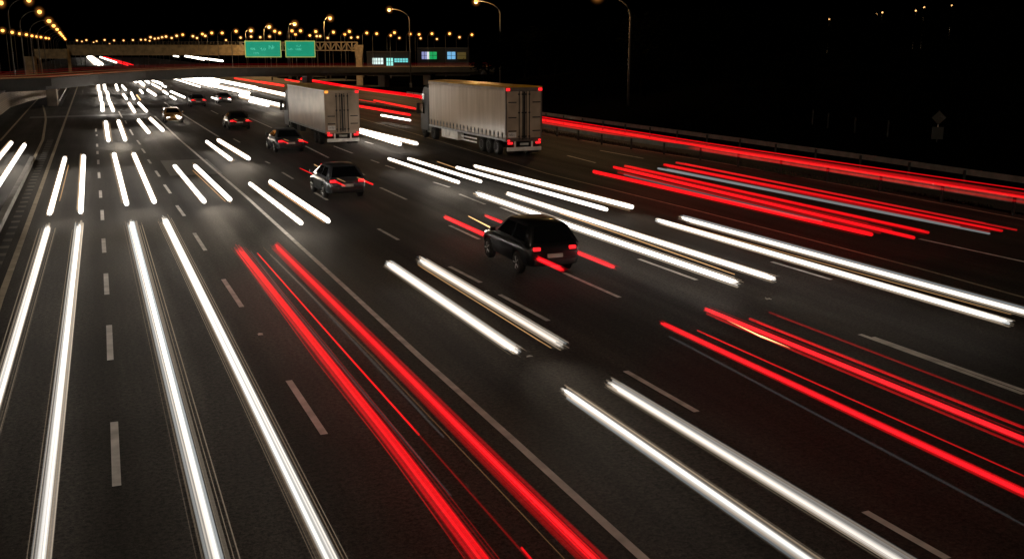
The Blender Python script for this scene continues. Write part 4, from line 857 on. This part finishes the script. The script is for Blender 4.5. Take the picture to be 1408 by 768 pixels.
for z in (9.35, 9.76): beam(bm, bb[0] + Vector((0, .35, z - 5.9)), bb[1] + Vector((0, .35, z - 5.9)), .08, .08)
obj('railing', bm, M_POLE, br)

# ------------------------------------------------------------------ sign gantry
G = DATA['gantry']; gz = DATA['gz']
gpx = Vector((*DATA['gantry_post'][:2], 0)); a = Vector((*G['top'][0][:2], 0)); b = Vector((*G['top'][1][:2], 0))
u = (b - a).normalized(); nrm = Vector((u.y, -u.x, 0))
ga = empty('sign_gantry'); tag(ga, 'steel lattice sign gantry with one tapered post carrying two green signs', 'gantry')
M_GAN = mat('gantry_steel', (.24, .18, .10), .6, .2, var=.25, scale=2)
bm = BM(); rows = []
for z, w in ((0, .62), (5.5, .62), (7.0, .80), (gz['post_top'] + .0, 1.0)):
    rows.append([gpx + u * x * w + nrm * y * .5 + Vector((0, 0, z)) for x, y in ((-1, -1), (1, -1), (1, 1), (-1, 1))])
rings(bm, rows, True); bmesh.ops.recalc_face_normals(bm, faces=bm.faces); obj('post', bm, M_GAN, ga)
bm = BM(); zt, zb_ = gz['truss_top'], gz['truss_bot']
a0 = a - u * 1.0; Lg = (gpx - a0).length - .3
for z in (zt, zb_):
    for s in (-.45, .45): beam(bm, a0 + nrm * s + Vector((0, 0, z)), a0 + u * Lg + nrm * s + Vector((0, 0, z)), .2, .2)
nb = 22
for i in range(nb + 1):
    p = a0 + u * Lg * i / nb
    for s in (-.45, .45):
        beam(bm, p + nrm * s + Vector((0, 0, zb_)), p + nrm * s + Vector((0, 0, zt)), .13, .13)
        if i < nb:
            q = a0 + u * Lg * (i + 1) / nb
            z0, z1 = (zb_, zt) if i % 2 else (zt, zb_)
            beam(bm, p + nrm * s + Vector((0, 0, z0)), q + nrm * s + Vector((0, 0, z1)), .11, .11)
obj('truss', bm, M_GAN, ga)
bm = BM(); p = a0 + u * Lg; box(bm, (p.x - 1.2, p.y - .5, zb_ - .2), (p.x + .6, p.y + .5, zb_ + .05), .04); obj('bracket', bm, M_GAN, ga)
bm = BM()
for f in (.55, .66, .79, .9): beam(bm, a0 + u * Lg * f + Vector((0, 0, zb_ - .1)), a0 + u * Lg * f + Vector((0, 0, 3.2)), .07, .07)
obj('hanger_rod', bm, M_POLE, ga)
M_SIGN = mat('sign_green', (.0, .22, .13), .5, emit=(.0, .225, .145), es=.78, var=.1, scale=.8); M_SBORD = mat('sign_border', (.4, .42, .12), .5, emit=(.30, .36, .06), es=.6)  # sign lighting is put into the emission of panel, border and marks
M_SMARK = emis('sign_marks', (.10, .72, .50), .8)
def green_sign(label, e0, e1, marks):
    e0 = Vector((*e0[:2], 0)) + nrm * .62; e1 = Vector((*e1[:2], 0)) + nrm * .62
    t = empty('road_sign', (e0.x, e0.y, gz['sign_bot']), math.atan2(u.y, u.x)); tag(t, label, 'road sign', 'green direction signs')
    w = (e1 - e0).length; h = gz['sign_top'] - gz['sign_bot']
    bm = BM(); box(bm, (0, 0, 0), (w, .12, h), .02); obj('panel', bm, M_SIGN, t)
    bm = BM()
    for lo, hi in (((0, -.03, 0), (w, -.004, .16)), ((0, -.03, h - .16), (w, -.004, h)), ((0, -.03, .162), (.16, -.004, h - .162)), ((w - .16, -.03, .162), (w, -.004, h - .162))): box(bm, lo, hi)
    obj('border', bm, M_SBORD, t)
    bm = BM(); g = random.Random(int(w * 100))
    for fx0, fx1, fz0, fz1, n in marks: scribble(bm, w * fx0, w * fx1, h * fz0, h * fz1, -.012, n, g, .13)
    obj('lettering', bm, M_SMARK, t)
green_sign('left one of the two green road signs, wider, with four clumps of faint lettering', G['sign1'][0], G['sign1'][1], ((.15, .29, .42, .60, 4), (.40, .58, .40, .62, 5), (.65, .82, .46, .74, 5), (.22, .38, .20, .32, 4)))
green_sign('right one of the two green road signs, with two clumps of faint lettering', G['sign2'][0], G['sign2'][1], ((.09, .26, .42, .58, 4), (.34, .56, .40, .56, 6), (.36, .54, .62, .76, 4)))

# ------------------------------------------------------------------ street lamps
def lamp_parts(h, arm, glass_r, pole_r, glass_mat, curve=True):
    """pole stands at the root; the lamp head hangs out at +X * arm"""
    bp = BM(); n = 8
    pts = [(0, 0, 0), (0, 0, h * .5), (0, 0, h - min(2.0, arm * .8) - .1)]
    rad = [pole_r, pole_r * .8, pole_r * .62]
    k0 = h - min(2.0, arm * .8) - .1
    for i in range(1, 7):
        f = i / 6 * PI / 2; pts.append((arm * .9 * (1 - math.cos(f)), 0, k0 + (h + .06 - k0) * math.sin(f))); rad.append(pole_r * (.6 - .25 * i / 6))
    tube(bp, pts, rad, n)
    box(bp, (-pole_r * 1.5, -pole_r * 1.5, 0), (pole_r * 1.5, pole_r * 1.5, .9), .02)
    bh = BM(); hl = max(.75, glass_r * 2.0); box(bh, (arm * .86, -glass_r * .6, h + glass_r * .45), (arm * .86 + hl, glass_r * .6, h + .12 + glass_r * .6), .05)
    bgm = BM(); bmesh.ops.create_uvsphere(bgm, u_segments=12, v_segments=8, radius=1.0, matrix=Matrix.Translation((arm * .86 + hl * .52, 0, h - glass_r * .35)) @ Matrix.Diagonal((glass_r * 1.05, glass_r, glass_r * .95, 1)))
    return bp, bh, bgm
def make_lamp(h, arm, gr_, pr, gm, label, group):
    r = empty('street_lamp'); tag(r, label, 'street lamp', group)
    p, h_, g_ = lamp_parts(h, arm, gr_, pr, gm)
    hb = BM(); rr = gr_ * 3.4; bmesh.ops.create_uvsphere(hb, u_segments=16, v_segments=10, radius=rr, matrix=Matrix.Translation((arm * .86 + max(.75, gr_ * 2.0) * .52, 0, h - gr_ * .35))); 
    obj('pole', p, M_POLE, r, True); obj('lens_bloom_shell', hb, HALO, r); obj('lamp_head', h_, M_POLE, r); obj('lamp_glass', g_, gm, r, True)
    return r
def dup(root, loc, rz, label, sc=1.0, zs=1.0):
    r = root.copy(); col.objects.link(r); r.location = loc; r.rotation_euler = (0, 0, rz); r['label'] = label; r.scale = (sc, sc, zs)
    for ch in [c for c in bpy.data.objects if c.parent == root]:
        c = ch.copy(); col.objects.link(c); c.parent = r
    return r
used = {}
def place(kind, proto_args, base, rz, label, zs=1.0):
    if kind not in used:
        r = make_lamp(*proto_args[:-1], label, proto_args[-1]); r.location = base; r.rotation_euler = (0, 0, rz); r.scale = (1, 1, zs); used[kind] = r; return r
    return dup(used[kind], base, rz, label, 1.0, zs)
gl = 'street lamps'
lamps = DATA['lamps']; cnt = {}
ordn = ['nearest', 'second', 'third', 'fourth', 'fifth', 'sixth', 'seventh', 'eighth', 'ninth', 'tenth', 'eleventh', 'twelfth']
lights = []
for x, y, h, kd in lamps:
    cnt[kd] = cnt.get(kd, 0) + 1; i = cnt[kd] - 1
    if kd == 'left':
        place('left', (12.5, 3.4, .34, .13, M_LAMP, 'street lamps in the descending row at upper left'), (x - 3.4, y, 0), 0, 'orange street lamp, %s of the steep descending row at upper left' % ordn[i], h / 12.5)
    elif kd == 'leftrow':
        place('leftrow', (12, 1.2, .36, .11, M_LAMP, 'street lamps in the flat row at far left'), (x - 1.2, y, 0), 0, 'orange street lamp, %s from the left in the flat row at the far left edge' % (['first'] + ordn[1:])[i])
    elif kd == 'far':
        d = math.hypot(x, y)
        sh = .5 if d > 330 else .36
        near = d < 330
        place('far_near' if near else 'far_far', (12, 1.0, .31 if near else .34, .10, M_LAMP if near else M_LAMPW, 'small street lamps along the horizon' if not near else 'street lamps behind the green signs'),
              (x - 1.0, y, 0), 0, 'tiny pale street lamp in the far row along the black horizon' if not near else 'small orange street lamp standing among others behind the beam bridge and green signs')
    elif kd == 'mid':
        nm = ['left of the green signs', 'above the left green sign', 'above the right green sign', 'high above the gantry truss'][i]
        place('mid%d' % i, (h, 1.4, .42, .13, M_LAMP, 'bright street lamps above the green signs'), (x - 1.4, y, 0), 0, 'bright orange street lamp shining %s' % nm)
        lights.append((x, y - .3, h - .9, 5500))
for i, (bse, lp) in enumerate(DATA['big']):
    d = Vector((lp[0] - bse[0], lp[1] - bse[1], 0)); arm = d.length
    lbl = ['tall street lamp with a curved arm between the gantry post and the curtain-sided lorry', 'tall street lamp whose pole rises from behind the curtain-sided lorry', 'tall street lamp right of the curtain-sided lorry with its head above the picture'][i]
    r = make_lamp(lp[2], arm, .30, .15, M_LAMP, lbl, 'tall street lamps along the right carriageway'); r.location = (bse[0], bse[1], .02); r.rotation_euler = (0, 0, math.atan2(d.y, d.x))
    lights.append((lp[0], lp[1], lp[2] - .8, (7000, 6000, 1800)[i]))
for (x, y, z, P) in lights:
    l = bpy.data.lights.new('lamp_light', 'POINT'); l.energy = P; l.color = (1, .58, .22); l.shadow_soft_size = .3
    o = bpy.data.objects.new('lamp_light', l); col.objects.link(o); o.location = (x, y, z)

# tiny lights on the wooded hilltop
hl = DATA['hill_lights']
for i, (x, y, z) in enumerate(hl):
    zb_h = bank_z(x, y) - .1
    r = empty('hill_lamp', (x, y, zb_h)); tag(r, 'tiny pale light on a mast above the black wood, %s from the left' % (['first'] + ordn[1:])[i], 'lamp', 'tiny lights above the wood')
    bm = BM(); tube(bm, [(0, 0, 0), (0, 0, z - zb_h)], [.09, .05], 6); obj('mast', bm, M_POLE, r)
    bm = BM(); bmesh.ops.create_uvsphere(bm, u_segments=10, v_segments=6, radius=.13, matrix=Matrix.Translation((0, 0, z - zb_h))); obj('bulb', bm, M_LAMPW, r, True)

# ------------------------------------------------------------------ roadside shops with lit signs
M_SHOPW = concrete_mat('shop_wall', (.008, .0075, .007))
def rect(bm, A, B, z0, z1, th=.08, push=0.0):
    A = Vector((*A, 0)); B = Vector((*B, 0)); uu = (B - A).normalized(); nn = Vector((uu.y, -uu.x, 0))
    rows = [[A + nn * (push + q) + Vector((0, 0, z)) for q in (0, -th)] + [B + nn * (push + q) + Vector((0, 0, z)) for q in (-th, 0)] for z in (z0, z1)]
    rings(bm, rows, True); bmesh.ops.recalc_face_normals(bm, faces=bm.faces); return bm
def grid_bars(bm, A, B, z0, z1, nx, nz):
    A = Vector((*A, 0)); B = Vector((*B, 0)); nn = Vector(((B - A).y, -(B - A).x, 0)).normalized() * .02
    for i in range(1, nx): p = A.lerp(B, i / nx) + nn; beam(bm, p + Vector((0, 0, z0)), p + Vector((0, 0, z1)), .12, .1)
    for i in range(1, nz): z = z0 + (z1 - z0) * i / nz; beam(bm, A + nn + Vector((0, 0, z)), B + nn + Vector((0, 0, z)), .1, .1)
sh = DATA['shops']
for key, label, cols_ in (('a', 'low dark shop with three cyan-white lit windows behind the gantry post', [(.75, .95, .9), (.35, 1, .9), (.2, .85, .85)]),
                          ('b', 'dark shop with lit white, green and blue panels right of the tall lamp pole', [(.45, .5, .95), (1, 1, 1), (.0, .5, .14), (.2, .55, .9), (.20, .14, .03)])):
    A, B, z0, z1 = sh[key]; t = empty('shop'); tag(t, label, 'shop', 'roadside shops')
    bm = BM(); rect(bm, A, B, 0, z1, 8); obj('wall', bm, M_SHOPW, t)
    bm = BM(); rect(bm, A, B, z1 + .004, z1 + .3, 8.6, .3); obj('roof', bm, M_CHAS, t)
    for i, (A, B, z0, z1) in enumerate(sh[key + '_wins']):
        st_ = (1.0, .9, .8)[i] if key == 'a' else (.55, 1.2, .7, .8, .3)[i]
        bm = BM(); rect(bm, A, B, z0, z1, .1, .14)
        w = obj('window' if key == 'a' else 'lit_panel', bm, emis('shop_glow_%s%d' % (key, i), cols_[i], st_), t)
        bm = BM(); A3 = Vector((*A, 0)); B3 = Vector((*B, 0)); nn = Vector(((B3 - A3).y, -(B3 - A3).x, 0)).normalized() * .2
        grid_bars(bm, (A3 + nn)[:2], (B3 + nn)[:2], z0, z1, (4, 3, 5, )[i] if key == 'a' else (2, 1, 2, 2, 1)[i], 2 if not (key == 'b' and i == 1) else 1)
        if len(bm.verts): obj('bars', bm, M_CHAS, w)
        else: bm.free()

# ------------------------------------------------------------------ diamond road sign and marker posts at right
sp = DATA['sign']; zg = bank_z(sp[0], sp[1])
t = empty('road_sign', (sp[0], sp[1], zg - .05), math.radians(-35)); tag(t, 'unlit diamond warning sign above a square plate on a thin pole on the dark bank', 'road sign')
bm = BM(); tube(bm, [(0, 0, 0), (0, 0, 3.35 - zg)], .04, 8); obj('pole', bm, M_STEEL, t, True)
M_SIGNF = mat('sign_face', (.016, .015, .01), .6, var=.2)
zd = 3.0 - zg
bm = BM(); rings(bm, [[(0, y, zd - .45), (.45, y, zd), (0, y, zd + .45), (-.45, y, zd)] for y in (-.07, -.05)], True); obj('diamond_panel', bm, M_SIGNF, t)
bm = BM(); beam(bm, (0, -.075, zd - .16), (0, -.075, zd + .16), .05, .01); beam(bm, (0, -.075, zd + .02), (.12, -.075, zd + .13), .05, .01); obj('symbol', bm, M_DARK, t)
bm = BM(); box(bm, (-.36, -.07, zd - 1.4), (.36, -.05, zd - .6), .005); obj('square_plate', bm, mat('plate_face', (.009, .01, .008), .6, var=.2), t)
for i, p in enumerate(DATA['posts']):
    z0 = bank_z(p[0], p[1]) - .05
    t = empty('marker_post', (p[0], p[1], z0)); tag(t, 'dim marker post behind the far guard rail, %s of four from the left' % (['first'] + ordn[1:])[i], 'marker post', 'marker posts behind the guard rail')
    bm = BM(); box(bm, (-.05, -.04, 0), (.05, .04, 1.15), .015); obj('stem', bm, mat('post_grey', (.007, .007, .006), .8), t)
    bm = BM(); box(bm, (-.04, -.05, .9), (.04, -.042, 1.05)); obj('reflector', bm, mat('reflector', (.03, .02, .012), .5), t)

# ------------------------------------------------------------------ trees on the bank
def tree_meshes(seed):
    g = random.Random(seed); bt = BM()
    tube(bt, [(0, 0, -.3), (.1, 0, 2.5), (.0, .15, 5), (.1, 0, 8)], [.28, .22, .15, .06], 7)
    tips = []
    for i in range(9):
        a = g.uniform(0, 2 * PI); z = g.uniform(2.4, 7.0); ln = g.uniform(1.6, 3.3) * (1.1 - z / 13)
        e = Vector((math.cos(a) * ln, math.sin(a) * ln, z + ln * g.uniform(.4, .9))); tube(bt, [(0, 0, z), e * .5 + Vector((0, 0, z * .5 + .1)), e], [.11, .07, .03], 5); tips.append(e)
    tips += [Vector((g.uniform(-1, 1), g.uniform(-1, 1), g.uniform(7, 9.6))) for _ in range(5)]
    bc = BM()
    for e in tips:
        R_ = g.uniform(1.0, 1.9)
        for j in range(170):
            v = Vector((g.gauss(0, .5), g.gauss(0, .5), g.gauss(0, .42))) * R_ + e
            s = g.uniform(.12, .3); n = Vector((g.gauss(0, 1), g.gauss(0, 1), g.gauss(0, 1) + .5)); q1, q2 = frame_of(n)
            bc.faces.new([bc.verts.new(v + q1 * s * a + q2 * s * b * .6) for a, b in ((-1, 0), (0, -1), (1, 0), (0, 1))])
    return bt, bc
protos = []
for s_ in (1, 2, 3):
    bt, bc = tree_meshes(s_ * 17); r = empty('tree', (0, 0, -50))
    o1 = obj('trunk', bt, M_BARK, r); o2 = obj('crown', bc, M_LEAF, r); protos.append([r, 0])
g = random.Random(9)
TL = 'black leafy tree in the unlit wood on the bank right of the motorway'
for i, (x, y, top) in enumerate([q for q in DATA['trees'] if q[0] > interp_y(rail1, min(q[1], 160)) + 5]):
    pr = protos[i % 3]; z = bank_z(x, y); sc = max(.45, (top - z) / 10.0); rz = g.uniform(0, 6.28)
    if pr[1] == 0: r = pr[0]; r.location = (x, y, z); r.rotation_euler = (0, 0, rz); pr[1] = 1
    else: r = dup(pr[0], (x, y, z), rz, TL)
    r.scale = (sc * g.uniform(.9, 1.25), sc * g.uniform(.9, 1.25), sc); tag(r, TL, 'tree', 'trees in the dark wood')

# litter on the asphalt
for x, y, s, lb in DATA['litter']:
    bm = BM(); gg = random.Random(int(x * 100)); rows = []
    for i in range(4):
        rows.append([(x + (j - 1.5) * s * .5 + gg.uniform(-.02, .02), y + (i - 1.5) * s * .3 + gg.uniform(-.02, .02), .012 + abs(gg.gauss(0, .25)) * s) for j in range(4)])
    rings(bm, rows, False, False); tag(obj('litter', bm, mat('paper_scrap', (.5, .48, .44), .8, var=.2)), lb, 'litter', 'litter on the road')

# ------------------------------------------------------------------ light, sky, camera
# low-strength key light: the general warm glow of the town and the carriageway lighting
w = bpy.data.worlds.new('World'); scene.world = w; w.use_nodes = True; nt = w.node_tree
bg = nt.nodes['Background']; sky = nt.nodes.new('ShaderNodeTexSky'); sky.sky_type = 'NISHITA'; sky.sun_disc = False
sky.sun_elevation = math.radians(36.8); sky.sun_rotation = math.radians(217); sky.air_density = 1.0; sky.dust_density = 2.0
nt.links.new(sky.outputs['Color'], bg.inputs['Color']); bg.inputs['Strength'].default_value = DATA['sky']
l = bpy.data.lights.new('sun', 'SUN'); l.energy = DATA['sun']; l.angle = math.radians(6); l.color = (1, .80, .58)
o = bpy.data.objects.new('sun', l); col.objects.link(o); o.rotation_euler = Vector((.50, .66, -.62)).to_track_quat('-Z', 'Y').to_euler()

th, psi, lens, cz = DATA['cam']
c = bpy.data.cameras.new('camera'); c.lens = lens; c.sensor_width = 36; c.clip_end = 9000; c.clip_start = .1
co = bpy.data.objects.new('camera', c); col.objects.link(co); co.location = (0, 0, cz)
co.rotation_euler = (PI / 2 - math.radians(th), 0, -math.radians(psi)); scene.camera = co
scene.render.engine = 'CYCLES'; scene.cycles.use_denoising = True; scene.cycles.max_bounces = 5; scene.cycles.transparent_max_bounces = 160; scene.cycles.sample_clamp_indirect = 4
scene.cycles.use_light_tree = True
scene.view_settings.view_transform = 'Standard'; scene.view_settings.look = 'None'; scene.view_settings.exposure = 0; scene.view_settings.gamma = 1
